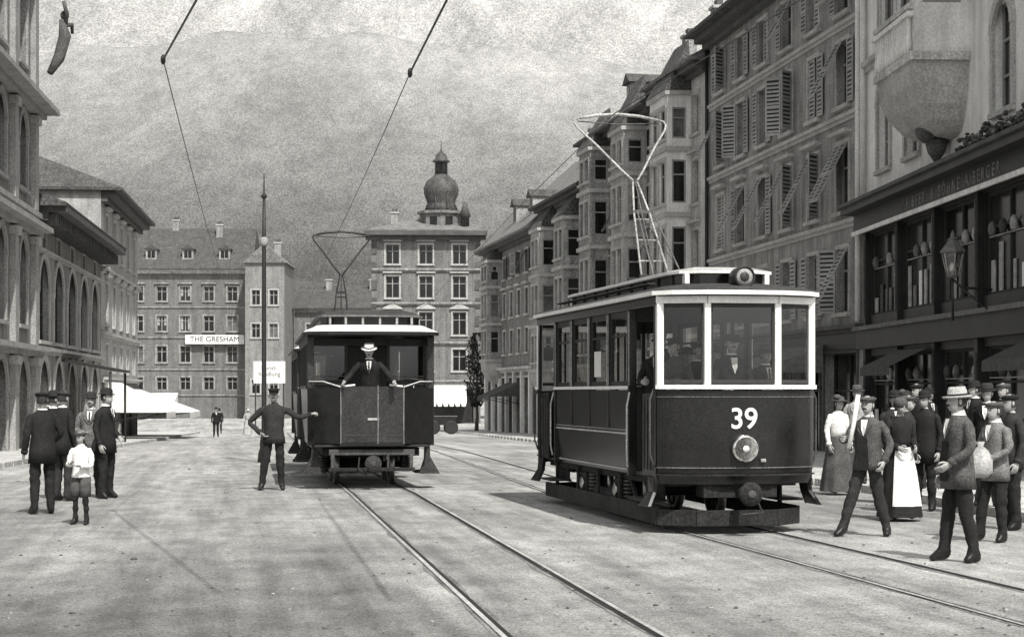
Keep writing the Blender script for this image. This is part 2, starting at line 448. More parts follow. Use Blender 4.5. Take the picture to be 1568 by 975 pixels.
def oriel(O,u0,u1,dep,z0,z1,rows,wall,nw=2,roofh=.8,trim=m_stone,corb=1.5,cm=None):
    W=u1-u0
    Mf=Matrix.Translation((u0,dep,0)); st=dict(sur=True,trim=trim,d=.15)
    fw=[];ww=(W-.3)/nw-.25
    for (a,b) in rows:
        for k in range(nw):
            c=.15+(k+.5)*(W-.3)/nw; fw.append((c-ww/2,c+ww/2,a,b,st))
    facade(O,Mf,W,z0,z1,fw,wall)
    Ms=Matrix.Translation((u0,0,0))@Matrix.Rotation(math.radians(90),4,'Z')
    facade(O,Ms,dep,z0,z1,[(.2,dep-.2,a,b,dict(sur=False,d=.1,single=True,sill=False)) for a,b in rows],wall)
    Ms=Matrix.Translation((u1,dep,0))@Matrix.Rotation(math.radians(-90),4,'Z')
    facade(O,Ms,dep,z0,z1,[(.2,dep-.2,a,b,dict(sur=False,d=.1,single=True,sill=False)) for a,b in rows],wall)
    P=O.p('oriel_trim')
    for z in [z0]+[ (rows[i][1]+rows[i+1][0])/2 for i in range(len(rows)-1)]+[z1]:
        P.box(u0-.12,u1+.12,.01,dep+.13,z-.1,z+.1,trim)
    prev=None
    for k in range(6):
        t=k/5; f=math.cos(t*math.pi/2); zz=z0-.103-corb*math.sin(t*math.pi/2)
        cur=[(u0+W*.28*(1-f),0,zz),(u1-W*.28*(1-f),0,zz),(u1-W*.28*(1-f),.05+dep*f,zz),(u0+W*.28*(1-f),.05+dep*f,zz)]
        if prev: P.add(prev+cur,[(2,3,7,6),(3,0,4,7),(1,2,6,5)],cm or trim,True)
        prev=cur
    P.add(prev,[(0,1,2,3)],cm or trim)
    P=O.p('oriel_roof')
    vs=[(u0-.15,0,z1+.103),(u1+.15,0,z1+.103),(u1+.15,dep+.15,z1+.103),(u0-.15,dep+.15,z1+.103),(u0+.3,0,z1+roofh+.1),(u1-.3,0,z1+roofh+.1)]
    P.add(vs,[(3,2,5,4),(0,3,4),(2,1,5)],m_roof)
def shell(O,L,D,z0,z1,wall):
    P=O.p('walls')
    P.quad((0,0,z0),(0,0,z1),(0,-D,z1),(0,-D,z0),wall);P.quad((L,0,z0),(L,-D,z0),(L,-D,z1),(L,0,z1),wall)
    P.quad((0,-D,z0),(0,-D,z1),(L,-D,z1),(L,-D,z0),wall);P.quad((0,0,z1),(L,0,z1),(L,-D,z1),(0,-D,z1),wall)
def bld(name,A,B):
    A=Vector(A);B=Vector(B);O=Obj(name,(A.x,A.y,0),(B.x-A.x,B.y-A.y)); return O,(B-A).length
def rowwins(L,n,W,rows,margin=.6):
    out=[];s=(L-2*margin)/n
    for (a,b,stt) in rows:
        for i in range(n):
            c=margin+(i+.5)*s
            out.append((c-W/2,c+W/2,a,b,stt))
    return out

# --- building B (long, shuttered)
zg=-1.0
B0=(10.6,55);B1=(7.95,74)
O,L=bld('shuttered_town_house',B0,B1)
sh=dict(shut='mix',sm=m_shutL,trim=m_stone)
wins=rowwins(L,6,1.15,[(4.15,6.15,dict(shut='mix',sm=m_shutL)),(7.3,9.4,dict(shut='mix',sm=m_shutL,hood=True)),(10.6,12.6,sh),(13.5,15.1,sh)],margin=.5)+shops(O,L,zg,3.6,5)
facade(O,I4,L,zg,16,wins,m_plB);shell(O,L,11,zg,16,m_plB)
for z,dd in((3.75,.3),(7.0,.14),(10.3,.14),(13.2,.12)): cornice(O,L-.05,z,dd,.25,m_stoneD if z<4 else m_stone)
cornice(O,L,15.95,.6,.5,m_stoneD);roofgable(O,L,11,16.1,3.6,.95,m_roof)
P=O.p('drain_pipe');P.tube([(.25,.12,3.8),(.25,.12,15.8)],.09,m_plA);P.tube([(L-.2,.12,3.8),(L-.2,.12,15.8)],.08,m_shop)
for x in(4,11,16): dormer(O,x,11,16.1,3.6,.95,.3)
chimney(O,6,-4,18.5);chimney(O,14,-4.6,18.6)
O.done()

# --- building A (shop house with oriel)
A0=(11.78,28);A1=(10.62,54.9)
O,L=bld('shop_house_with_oriel',A0,A1)
wins=[];NB=7
for i in range(NB):
    a=.4+i*(L-.8)/NB;e=.22
    wins.append((a+e,a+(L-.8)/NB-e,.30,2.75,dict(d=.18,frame=m_frameD,trim=m_shop,glass=random.choice([m_glD,m_glM]),sill=False,sur=False,shopw=1)))
    wins.append((a+e,a+(L-.8)/NB-e,3.95,6.35,dict(d=.16,frame=m_frameD,trim=m_shop,glass=random.choice([m_glM,m_glM,m_glD]),sill=False,sur=False,shopw=1)))
facade(O,I4,L,-.4,6.9,wins,m_shop)
P=O.p('shopfront_trim')
P.box(-.1,L+.1,.002,.28,2.95,3.5,m_shop);P.box(-.1,L+.1,.001,.4,3.502,3.62,m_suitG)
P.box(-.1,L+.1,.002,.35,6.4,6.95,m_shop);P.box(-.1,L+.1,.0,.75,6.953,7.15,m_shop);P.box(-.12,L+.12,.0,.85,7.153,7.25,m_stoneD)
P.box(-.1,L+.1,.355,.42,6.34,6.46,m_plA)
for i in range(NB+1):
    a=.4+i*(L-.8)/NB
    P.box(a-.14,a+.14,.003,.14,-.4,2.95,m_shop);P.box(a-.05,a+.05,.14,.17,.2,2.6,m_stoneD);P.box(a-.14,a+.14,.003,.14,3.62,6.4,m_shop);P.box(a-.04,a+.04,.14,.165,3.9,6.2,m_stoneD)
for i in range(NB):
    a=.4+i*(L-.8)/NB+.25;b=.4+(i+1)*(L-.8)/NB-.25
    Q=O.p('displayed_goods')
    nn=6
    for k in range(nn):
        x=a+(b-a)*(k+.5)/nn+U(-.08,.08);w_=U(.15,.35)
        for (zb,hh) in((3.96,U(.4,1.2)),(.32,U(.4,1.2))):
            if R()<.8:
                Q.box(x-w_/2,x+w_/2,-.155+.004*k,-.125+.004*k,zb,zb+hh,random.choice([m_suitG,m_suitM,m_suitL,m_shirt,m_suitL]))
    for zb in(5.3,2.0):
        Q.box(a+.05,b-.05,-.15,-.10,zb,zb+.03,m_frame)
        for k in range(4):
            if R()<.5:
                x=a+(b-a)*(k+.5)/4;Q.lathe([(.07,0),(.11,.12),(.09,.25),(.04,.33)],random.choice([m_suitG,m_suitL,m_suitM]),(x,-.06,zb+.03),8)
    if i in(2,5): O.p('shop_blinds').add([(a,.16,2.85),(b,.16,2.85),(b,1.2,2.35),(a,1.2,2.35),(b,1.21,2.12),(a,1.21,2.12)],[(0,1,2,3),(3,2,4,5)],m_suitM)
up=[]
for c in [4.4,7.6,10.8,13.6,21.5,24.6]:
    up.append((c-.65,c+.65,8.1,10.6,dict(arch=True,sill=True,trim=m_stone,glass=m_glD)))
    up.append((c-.65,c+.65,12.2,14.4,dict(hood=True)));up.append((c-.65,c+.65,15.6,17.6,dict()))
up=[w for w in up if w[1]<L]
facade(O,I4,L,6.9,19,up,m_plA)
shell(O,L,12,-.4,19,m_plA)
cornice(O,L,11.5,.2,.3,m_stone);cornice(O,L,18.9,.7,.5,m_stone);roofgable(O,L,12,19.1,4,1.0,m_roof)
oriel(O,16.3,19.8,1.35,9.8,18,[(11.1,13.2),(14.4,16.8)],m_plA,nw=2,trim=m_plF,corb=1.7,cm=m_stone)
P=O.p('oriel_balustrade')
for k in range(14):
    P.lathe([(.05,0),(.09,.2),(.05,.5),(.07,.85)],m_plA,(16.5+3.1*k/13,1.44,9.92),6)
P.box(16.25,19.85,1.35,1.54,10.77,10.88,m_plA)
P=O.p('corbel_carving')
for k in range(9):
    t=k/8; x=16.6+2.9*t
    P.ball((x,1.0+.1*math.sin(t*math.pi),9.15),.16,.14,.22,m_stoneD,8,6)
P.ball((18.05,.55,8.25),.42,.3,.32,m_stoneD,10,8)
P.lathe([(.05,7.45),(.22,7.7),(.3,8.0)],m_stoneD,(18.05,.32,0),10)
P=O.p('flower_boxes')
for k in range(420):
    x=U(6,15);P.ball((x,U(.45,.8),7.3+U(0,.35)*abs(math.sin(x*2.1))),U(.03,.07),.06,U(.03,.07),random.choice([m_leaf,m_leaf,m_suitG]),5,4)
P=O.p('drain_pipe');P.tube([(L-.15,.12,7.3),(L-.15,.12,18.4)],.09,m_plA)
eA=O.done()
Mt=Matrix(((-1,0,0,17),(0,0,1,.36),(0,1,0,6.68),(0,0,0,1)))
m_let=mat('faded_lettering',.24,var=.6,scale=3)
text(eA,'F. P.  B E E R .   & .  S Ö H N E    A.  B E R G E R',Mt,.42,m_let,name='fascia_lettering')

O=Obj('wall_lantern',(11.1,41.5,0),(0,-1))
P=O.p('bracket');P.tube([(0,-.2,4.0),(0,-.9,4.05),(0,-1.1,4.25)],.03,m_iron);P.tube([(0,-.2,3.5),(0,-.5,3.7),(0,-.9,4.05)],.02,m_iron);P.tube([(0,-1.1,3.3),(0,-1.1,4.3)],.03,m_iron)
P=O.p('lantern')
P.lathe([(.13,0),(.25,.5)],GLASS,(0,-1.1,4.32),6,smooth=False)
P.lathe([(.28,0),(.3,.04),(.1,.28),(.12,.32),(.05,.36),(.05,.42),(.01,.52)],m_suitG,(0,-1.1,4.83),6,smooth=False)
P.lathe([(.05,0),(.15,.04),(.14,.06)],m_suitG,(0,-1.1,4.26),6)
for k in range(6):
    t=math.pi*k/3;P.tube([(.13*math.cos(t),-1.1+.13*math.sin(t),4.32),(.25*math.cos(t),-1.1+.25*math.sin(t),4.83)],.014,m_suitL,5)
P.lathe([(.05,0),(.08,.1),(.03,.22)],m_lens,(0,-1.1,4.4),8)
O.done()

# --- C,D,E,F
def xr(y): return 20.83-.174*y
def seg(y0,y1): return (xr(y0),y0),(xr(y1),y1)
a,b=seg(74.1,82); O,L=bld('oriel_town_house',a,b)
st=dict(shut=None,hood=True)
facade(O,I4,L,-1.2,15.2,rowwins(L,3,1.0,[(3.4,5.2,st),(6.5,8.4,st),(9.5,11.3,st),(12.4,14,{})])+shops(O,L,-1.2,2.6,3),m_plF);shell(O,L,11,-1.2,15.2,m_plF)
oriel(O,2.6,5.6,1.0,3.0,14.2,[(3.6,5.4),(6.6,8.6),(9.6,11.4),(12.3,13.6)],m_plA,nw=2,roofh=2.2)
cornice(O,L,2.8,.3,.3,m_stoneD);cornice(O,L,15.1,.6,.4,m_stoneD);roofgable(O,L,11,15.25,3.4,.8,m_roofL);chimney(O,3,-4.5,17.6);chimney(O,6,-3.5,17.4)
O.done()
a,b=seg(82.1,96); O,L=bld('oriel_town_house',a,b)
facade(O,I4,L,-1.2,14.6,rowwins(L,5,1.05,[(3.3,5.1,dict(shut='mix')),(6.2,8.1,dict(hood=True)),(9.3,11.1,dict(shut='mix')),(12.1,13.7,{})])+shops(O,L,-1.2,2.5,4),m_plE);shell(O,L,11,-1.2,14.6,m_plE)
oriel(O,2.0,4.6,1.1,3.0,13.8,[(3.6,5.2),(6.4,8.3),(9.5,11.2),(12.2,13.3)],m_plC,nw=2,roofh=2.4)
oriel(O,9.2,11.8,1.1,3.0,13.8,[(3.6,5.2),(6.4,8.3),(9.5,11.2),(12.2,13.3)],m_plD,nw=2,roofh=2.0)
cornice(O,L,2.7,.3,.3,m_stoneD);cornice(O,L,14.5,.5,.4,m_stoneD);roofgable(O,L,11,14.65,4.6,.9,m_roof,hipB=2)
dormer(O,7,11,14.65,4.6,.9,.2);chimney(O,4,-4,18.2);chimney(O,11,-4.5,18.2);O.done()
a,b=seg(96.1,109.5); O,L=bld('oriel_town_house',a,b)
facade(O,I4,L,-1.4,12.6,rowwins(L,5,1.0,[(3.0,4.7,dict(shut='mix')),(5.9,7.7,dict(hood=True)),(8.8,10.4,dict(shut='mix')),(11.2,12.2,dict(sill=False))])+shops(O,L,-1.4,2.3,4),m_plE);shell(O,L,11,-1.4,12.6,m_plE)
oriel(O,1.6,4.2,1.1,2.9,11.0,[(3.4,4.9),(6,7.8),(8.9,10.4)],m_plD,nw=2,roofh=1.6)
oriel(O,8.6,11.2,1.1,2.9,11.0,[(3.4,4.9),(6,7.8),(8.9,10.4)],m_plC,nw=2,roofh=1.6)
cornice(O,L,2.5,.3,.3,m_stoneD);cornice(O,L,12.5,.5,.35,m_stoneD);roofgable(O,L,11,12.65,3.6,.8,m_roof)
chimney(O,3,-4,15.2);chimney(O,10,-4.5,15.2);O.done()
a,b=seg(109.6,130); O,L=bld('corner_house',a,b)
shp=[]
for i in range(7):
    s=(L-.6)/7; shp.append((.3+i*s+.45,.3+(i+1)*s-.45,-1.0,2.6,dict(d=.5,glass=m_glD,sill=False,trim=m_plF,frame=m_shop)))
facade(O,I4,L,-1.5,11.6,rowwins(L,7,1.05,[(4.2,5.7,dict(trim=m_plF)),(6.6,8.2,dict(trim=m_plF,hood=True)),(9.2,10.6,dict(shut='mix'))])+shp,m_plE);shell(O,L,12,-1.5,11.6,m_plE)
for i in range(8):
    s=(L-.6)/7; O.p('pilasters').box(.3+i*s-.2,.3+i*s+.2,.003,.2,-1.5,3.0,m_plA)
oriel(O,14.2,16.9,1.0,3.8,10.5,[(4.3,5.8),(6.7,8.3),(9.2,10.2)],m_plD,nw=2,roofh=1.2)
cornice(O,L,3.3,.4,.35,m_plF);cornice(O,L,11.5,.6,.4,m_stoneD);roofgable(O,L,12,11.65,6.2,.9,m_roofL,hipA=.3,hipB=1.4)
dormer(O,6,12,11.65,6.2,.9,.2);dormer(O,12,12,11.65,6.2,.9,.2);chimney(O,9,-5,16.8)
O.done()

# --- corner turret house
O=Obj('turret_house',(-2.9,168,0),(-1,-.04)); L=10.0
gd=m_glD
wt=rowwins(L,3,1.25,[(13.4,15.2,dict(hood=True,glass=gd)),(10.3,12.3,dict(hood=True,glass=gd)),(6.9,9.0,dict(hood='ped',glass=gd)),(3.6,5.6,dict(glass=gd))],margin=.4)+shops(O,L,-1.6,2.6,2)
m_plT=mat('plaster_turret_house',.16,streak=.25,var=.2,fine=.32,fscale=10)
facade(O,I4,L,-1.6,16.2,wt,m_plT);shell(O,L,10,-1.6,16.2,m_plT)
for i in range(8):
    for x in(0,L-.5): O.p('quoins').box(x,x+.5,.004,.1,2.8+i*1.65,2.8+i*1.65+.9,m_stoneD)
for z in(2.8,6.3,9.9,13.0): cornice(O,L,z,.25,.3,m_plD)
cornice(O,L,16.4,1.0,.8,m_stoneD,over=.5);roofgable(O,L,10,16.5,1.6,.9,m_roofL,hipA=4,hipB=4)
P=O.p('turret')
c=(3.6,-3.2)
P.lathe([(2.0,16.5),(2.0,18.2),(2.25,18.25),(2.25,18.5),(1.7,18.55)],m_plT,(c[0],c[1],0),8,smooth=False)
P.lathe([(1.65,18.5),(1.35,19.1),(1.3,19.4),(1.6,20.1),(1.65,20.7),(1.35,21.4),(.8,21.8),(.6,22.0)],m_copper,(c[0],c[1],0),12)
P.lathe([(.6,22.0),(.6,23.1),(.8,23.15),(.8,23.3),(.6,23.4),(.5,23.8),(.15,24.1),(.05,24.4),(.04,25.2)],m_copper,(c[0],c[1],0),8)
for k in range(8):
    t=math.pi*(k+.5)/4
    P.box(-.35,.35,-.03,.03,17.1,17.95,m_glD,Matrix.Translation((c[0]+1.87*math.cos(t),c[1]+1.87*math.sin(t),0))@Matrix.Rotation(t+math.pi/2,4,'Z'))
    P.box(-.12,.12,-.02,.02,22.2,22.95,m_glD,Matrix.Translation((c[0]+.58*math.cos(t),c[1]+.58*math.sin(t),0))@Matrix.Rotation(t+math.pi/2,4,'Z'))
    P.tube([(c[0]+1.62*math.cos(t),c[1]+1.62*math.sin(t),18.6),(c[0]+1.33*math.cos(t),c[1]+1.33*math.sin(t),19.3),(c[0]+1.62*math.cos(t),c[1]+1.62*math.sin(t),20.2),(c[0]+1.36*math.cos(t),c[1]+1.36*math.sin(t),21.4)],.07,m_roof,5)
P=O.p('corner_pinnacle');P.lathe([(.4,16.5),(.4,17.8),(.55,17.85),(.1,19.2)],m_roof,(1.4,-.9,0),8)
chimney(O,8,-6,17.0)
O.done()

# --- far houses
m_plG=mat('plaster_far_house',.15,streak=.2,var=.2,fine=.3,fscale=9)
m_plH=mat('plaster_far_gable',.22,streak=.2,var=.2,fine=.28,fscale=9)
O=Obj('long_town_house',(-28.5,200,0),(-1,-.02)); L=17.0
ws=rowwins(L,6,1.1,[(11.6,13.2,dict(hood=True,trim=m_plD)),(8.3,10,dict(trim=m_plD)),(4.9,6.7,dict(trim=m_plD)),(1.9,3.3,dict(sill=False,trim=m_plD))],margin=.8)
facade(O,I4,L,-1.6,15,ws,m_plG);shell(O,L,10,-1.6,15,m_plG)
for z in(1.4,4.2,7.7,11): cornice(O,L,z,.15,.2,m_plD)
cornice(O,L,15,.6,.4,m_plF,over=.4);roofgable(O,L,10,15.15,4.8,.8,m_roof,hipB=2)
for x in(3,7,11):dormer(O,x,10,15.15,4.8,.8,.22)
chimney(O,4,-4,18.6);chimney(O,9,-5,19.2);O.done()
O=Obj('shop_sign',(-29.2,199.4,7.4),(-1,-.02));O.p('board').box(0,6.4,-.05,.1,-.5,.5,m_sign);e=O.done()
text(e,'THE GRESHAM',Matrix(((-1,0,0,3.2),(0,0,1,.105),(0,1,0,0),(0,0,0,1))),.82,m_ink,offset=.0)
O=Obj('gabled_house',(-24.4,196,0),(-1,-.02)); L=4.2
facade(O,I4,L,-1.6,15.6,rowwins(L,2,.9,[(11,12.6,{}),(7.5,9,{}),(1.5,3,{})],margin=.2),m_plH);shell(O,L,10,-1.6,15.6,m_plH)
P=O.p('roof');P.add([(-.3,.3,15.5),(L+.3,.3,15.5),(L/2,.3,17.6),(-.3,-10,15.5),(L+.3,-10,15.5),(L/2,-10,17.6)],[(0,1,2),(0,2,5,3),(1,4,5,2),(3,5,4),(0,3,4,1)],m_roofL)
chimney(O,1,-3,16.2,1.6);O.done()
O=Obj('small_town_house',(-12.9,205,0),(-1,0)); L=11.5
facade(O,I4,L,-1.6,11,rowwins(L,4,1.1,[(7.5,9.3,{}),(3.5,5.3,{})])+shops(O,L,-1.6,2.4,3),m_plG);shell(O,L,10,-1.6,11,m_plG)
cornice(O,L,11,.4,.4,m_plD);roofgable(O,L,10,11.1,2.8,.7,m_roof);chimney(O,3,-4,12.8);chimney(O,8,-4,12.8);O.done()
O=Obj('shop_sign',(-18.6,150,3.3),(-1,0));O.p('board').box(0,2.6,-.04,.04,-.9,.9,m_sign);O.p('posts').box(.1,.2,-.12,-.05,-4.6,.8,m_iron);O.p('posts').box(2.4,2.5,-.12,-.05,-4.6,.8,m_iron);e=O.done()
text(e,'Kunst-\nhandlung',Matrix(((-1,0,0,1.3),(0,0,1,.045),(0,1,0,.1),(0,0,0,1))),.5,m_suitM)
for nm,x,y,w,hh in(('town_house',-58,205,22,13),('town_house',8,150,14,12),('town_house',-3,200,12,13)):
    O=Obj(nm,(x+w,y,0),(-1,0));facade(O,I4,w,-1.6,hh,rowwins(w,int(w/3),1.1,[(hh-3,hh-1.3,{}),(hh-6.5,hh-4.8,{}),(hh-10,hh-8.3,{})]),m_plG);shell(O,w,10,-1.6,hh,m_plG)
    cornice(O,w,hh,.4,.4,m_stone);roofgable(O,w,10,hh+.1,3.5,.7,m_roof);chimney(O,w/3,-4,hh+2.6);O.done()

# --- left side
m_lA=mat('plaster_left_pale',.36,streak=.22,var=.18,fine=.22,fscale=16)
m_lB=mat('plaster_hall',.25,streak=.28,var=.22,fine=.28,fscale=18)
m_lC=mat('stone_corner_building',.20,streak=.28,var=.22,fine=.28,fscale=18)
m_lT=mat('stone_trim_left',.42,var=.18,fine=.18,fscale=18)  # stone trim of the left-side buildings, one base tone
m_lU=mat('stone_trim_corner',.32,var=.22,fine=.22,fscale=18)
def xl(y): return facL(y)
def bl(name,yf,yn,off=0): 
    A=(xl(yf)+off,yf);B=(xl(yn)+off,yn); return bld(name,A,B)
O,L=bl('hipped_roof_house',106,87.5)
facade(O,I4,L,-1.5,11.3,rowwins(L,5,1.1,[(8.4,10.3,dict(trim=m_lT,hood=True)),(5.0,7.0,dict(hood='ped',trim=m_lT)),(2.6,4.0,dict(sill=False))])+shops(O,L,-1.5,2.2,4),m_lA)
shell(O,L,12,-1.5,11.3,m_lA)
for k in range(3):
    M=Matrix.Translation((L,-2-k*3,0))@Matrix.Rotation(math.radians(-90),4,'Z')
    window(O,M@Matrix.Translation((0,.25,0)),0,1.0,9.0,10.4,dict(d=.22,sur=False),m_lA)
for z,dd in((2.4,.35),(4.6,.2),(7.7,.25)): cornice(O,L,z,dd,.25,m_lT)
cornice(O,L,11.3,.7,.5,m_stoneD);roofgable(O,L,12,11.45,3.0,1.0,m_roof,hipA=5,hipB=5);chimney(O,8,-5,13.5);chimney(O,14,-5,13.5);O.done()
O,L=bl('arcaded_hall',87.3,66.2)
facade(O,I4,L,-1.3,8.2,rowwins(L,5,2.7,[(3.6,6.7,dict(arch=True,trim=m_lT,glass=m_glD,d=.28,frame=m_frameD,td=.08))],margin=.5)+rowwins(L,5,2.7,[(-1.0,2.9,dict(arch=True,trim=m_lT,glass=m_glD,sill=False,d=.35,frame=m_frameD,td=.08))],margin=.5)+rowwins(L,5,1.0,[(7.1,7.7,dict(sill=False,glass=m_glD))],margin=.5),m_lB);shell(O,L,10,-1.3,8.2,m_lB)
cornice(O,L,3.35,.28,.25,m_lT);cornice(O,L,7.0,.2,.16,m_lT);cornice(O,L,8.5,1.2,.6,m_stoneD);
for i in range(40): O.p('brackets').box(i*L/40+.1,i*L/40+.3,.01,.85,7.75,8.15,m_stoneD)
roofgable(O,L,10,8.55,2.0,1.2,m_roof);O.done()
O,L=bl('rear_wing',84,55,-9)
facade(O,I4,L,-1.3,12.2,rowwins(L,8,1.0,[(9.5,11,{})]),m_plF);shell(O,L,10,-1.3,12.2,m_plF);roofgable(O,L,10,12.3,3,.6,m_roofL);chimney(O,6,-3,13.6);chimney(O,14,-3,13.6);chimney(O,20,-3,13.6);O.done()
O,L=bl('ornate_corner_building',66,42,.1)
stt=dict(arch=True,trim=m_lU,d=.3)
facade(O,I4,L,-.9,19,rowwins(L,5,2.3,[(-.5,2.8,dict(arch=True,sill=False,trim=m_lU,d=.3,glass=m_glD))],margin=.8)+rowwins(L,5,1.8,[(4.0,7.0,dict(arch=True,glass=m_glD,trim=m_lU,d=.3)),(8.7,11.3,dict(arch=True,trim=m_lU,d=.3)),(13,16,stt)],margin=.8),m_lC)
shell(O,L,10,-.9,19,m_lC)
for z,dd in((3.3,.5),(7.6,.6),(8.1,.25),(11.9,.8),(12.4,.3),(17.5,.5)):
    cornice(O,L,z,dd,.35,m_lU,over=dd*.6)
for i in range(6):
    s=(L-1.6)/5; x=.8+i*s
    for z0,z1 in((-.9,2.9),(3.35,7.2),(8.15,11.5),(12.5,17.1)):
        O.p('pilasters').box(max(0,x-.35),x+.35,.003,.2,z0,z1,m_lU);O.p('pilasters').box(max(-.05,x-.42),x+.42,.002,.3,z1-.3,z1-.01,m_lT)
P=O.p('wall_figure');P.tube([(-.1,.5,13.2),(-.3,.8,13.8),(-.4,1.0,14.6),(-.3,.9,15.2)],[.12,.22,.24,.1],m_stoneD);P.ball((-.35,1.0,15.35),.14,.16,.18,m_stoneD);P.tube([(-.4,1.0,15.0),(-.75,1.2,15.1),(-.9,1.2,14.8)],[.1,.08,.06],m_stoneD);P.tube([(-.4,1.0,15.0),(-.1,1.1,15.4),(0,1.0,15.8)],[.1,.08,.06],m_stoneD)
roofgable(O,L,10,19.1,4,.8,m_roof)
O.done()

# awnings
def awning(name,o,xd,w,dep,z,drop,m=m_cloth):
    O=Obj(name,(o[0],o[1],0),xd);P=O.p('canvas')
    n=8
    for i in range(n):
        a=w*i/n;b=w*(i+1)/n
        P.quad((a,0,z),(b,0,z),(b,dep,z-drop),(a,dep,z-drop),m)
        P.quad((a+.02,dep+.004,z-drop),(b-.02,dep+.004,z-drop),(b-.1,dep+.004,z-drop-.32),(a+.1,dep+.004,z-drop-.32),m)
    P.add([(0,0,z),(0,dep,z-drop),(0,0,z-drop)],[(0,1,2)],m);P.add([(w,0,z),(w,dep,z-drop),(w,0,z-drop)],[(0,1,2)],m)
    Q=O.p('arms');Q.tube([(.1,0,z-drop-.5),(.1,dep,z-drop)],.025,m_iron,6);Q.tube([(w-.1,0,z-drop-.5),(w-.1,dep,z-drop)],.025,m_iron,6)
    O.done()
def dirL(): return (xl(60)-xl(61),-1)
awning('shop_awning',(xl(105)+.05,105),dirL(),9,3.6,1.9,1.3)
awning('shop_awning',(xl(94)+.05,94),dirL(),6,3.0,2.3,1.6)
awning('shop_awning',(-36.5,199.9),(-1,0),5,3,1.6,1.2)
awning('shop_awning',(-44.5,199.9),(-1,0),4,3,2.4,1.2,m_suitM)
awning('shop_awning',(-4.2,167.8),(-1,-.04),4.3,2.6,2.3,1.6)
awning('shop_awning',(xr(116)-.1,116),(-.174,1),5,2,2.3,.9,m_suitM)
awning('shop_awning',(9.95,58.5),(-.14,1),5,2.2,3.2,.9,m_suitG)
awning('shop_awning',(9.1,65.5),(-.14,1),5,2.2,3.2,.9,m_suitM)
O,L=bl('entrance_canopy',79,73);O.p('roof').add([(0,.1,2.9),(L,.1,2.9),(L,2.2,2.5),(0,2.2,2.5),(0,.1,3.0),(L,.1,3.0),(L,2.2,2.6),(0,2.2,2.6)],[(3,2,1,0),(4,5,6,7),(0,1,5,4),(1,2,6,5),(2,3,7,6),(3,0,4,7)],m_shop)
for x in(.1,L-.1): O.p('posts').tube([(x,2.0,-1),(x,2.0,2.5)],.05,m_iron)
O.done()

O=Obj('tram_wire_mast',(-6.78,50,G(50)))
O.p('mast').tube([(0,0,0),(0,0,1),(0,0,6.0),(0,0,7.2)],[.10,.07,.055,.04],m_iron,10);O.p('base').lathe([(.18,0),(.16,.25),(.11,.4),(.12,.5),(.07,.9)],m_iron,n=12)
O.p('finial').lathe([(.05,7.2),(.09,7.27),(.03,7.35),(.01,7.9)],m_iron,n=8);O.p('collar').lathe([(.07,5.9),(.11,5.95),(.11,6.1),(.06,6.15)],m_frame,n=10)
O.done()

def wire(name,pts,r=.012):
    O=Obj(name);O.p('w').tube(pts,r,m_iron,6,caps=False);O.done(single=True)
def sag(a,b,s,n=8):
    a=Vector(a);b=Vector(b);return [a.lerp(b,i/n)-Vector((0,0,s*4*(i/n)*(1-i/n))) for i in range(n+1)]
wire('overhead_wire',[(-.9,11,5.75),(-3.17,18.5,5.68),(-4.14,21.7,5.62)],.014)
wire('overhead_wire',sag((-4.14,21.7,5.62),(-9.9,62,5.75),.1)+[(-19,130,5.4)],.007)
wire('overhead_wire',[(.55,10.5,5.75),(-.64,18.5,5.68),(-1.26,22.6,5.62)],.014)
wire('overhead_wire',sag((-1.26,22.6,5.62),(-4.75,48.2,5.56),.06)+[(-9,80,5.3),(-16,130,5.0)],.007)
wire('overhead_wire',[(5.0,8,5.68),(1.45,26,5.63),(.2,38,5.58),(-3.6,78,5.45),(-10.5,130,5.1)],.007)
for x,y in((-4.14,21.7),(-1.26,22.6)):
    O=Obj('wire_insulator',(x,y,5.62));O.p('b').lathe([(.012,-.06),(.03,-.03),(.03,.03),(.012,.06)],m_iron,n=8);O.done(single=True)

# ---------------------------------------------------------------- trams
def wheel(P,x,y,r):
    T=Matrix.Translation((x,y,r))@Matrix.Rotation(math.radians(90),4,'Y')
    P.lathe([(r*.95,-.05),(r,-.03),(r,.03),(r*.93,.05),(r*.8,.05),(r*.8,.02)],m_steel,n=24,M=T)
    P.lathe([(.1,-.07),(.1,.1)],m_under,n=12,M=T)
    for k in range(8):
        t=math.pi*k/4;P.beam(T@Vector((.08*math.cos(t),.08*math.sin(t),0)),T@Vector((r*.85*math.cos(t),r*.85*math.sin(t),0)),.06,.05,m_under)
    P.lathe([(r*.82,-.02),(r*.82,.015)],m_under,n=24,M=T)
def spring(P,x,y,z,w=.8):
    for k in range(4):
        ww=w*(1-.2*k)
        pts=[(x,y-ww/2+ww*i/8,z+.02*k-.10*(1-(2*i/8-1)**2)*(ww/w)) for i in range(9)]
        for a,b in zip(pts,pts[1:]): P.beam(a,b,.07,.018,m_suitM)
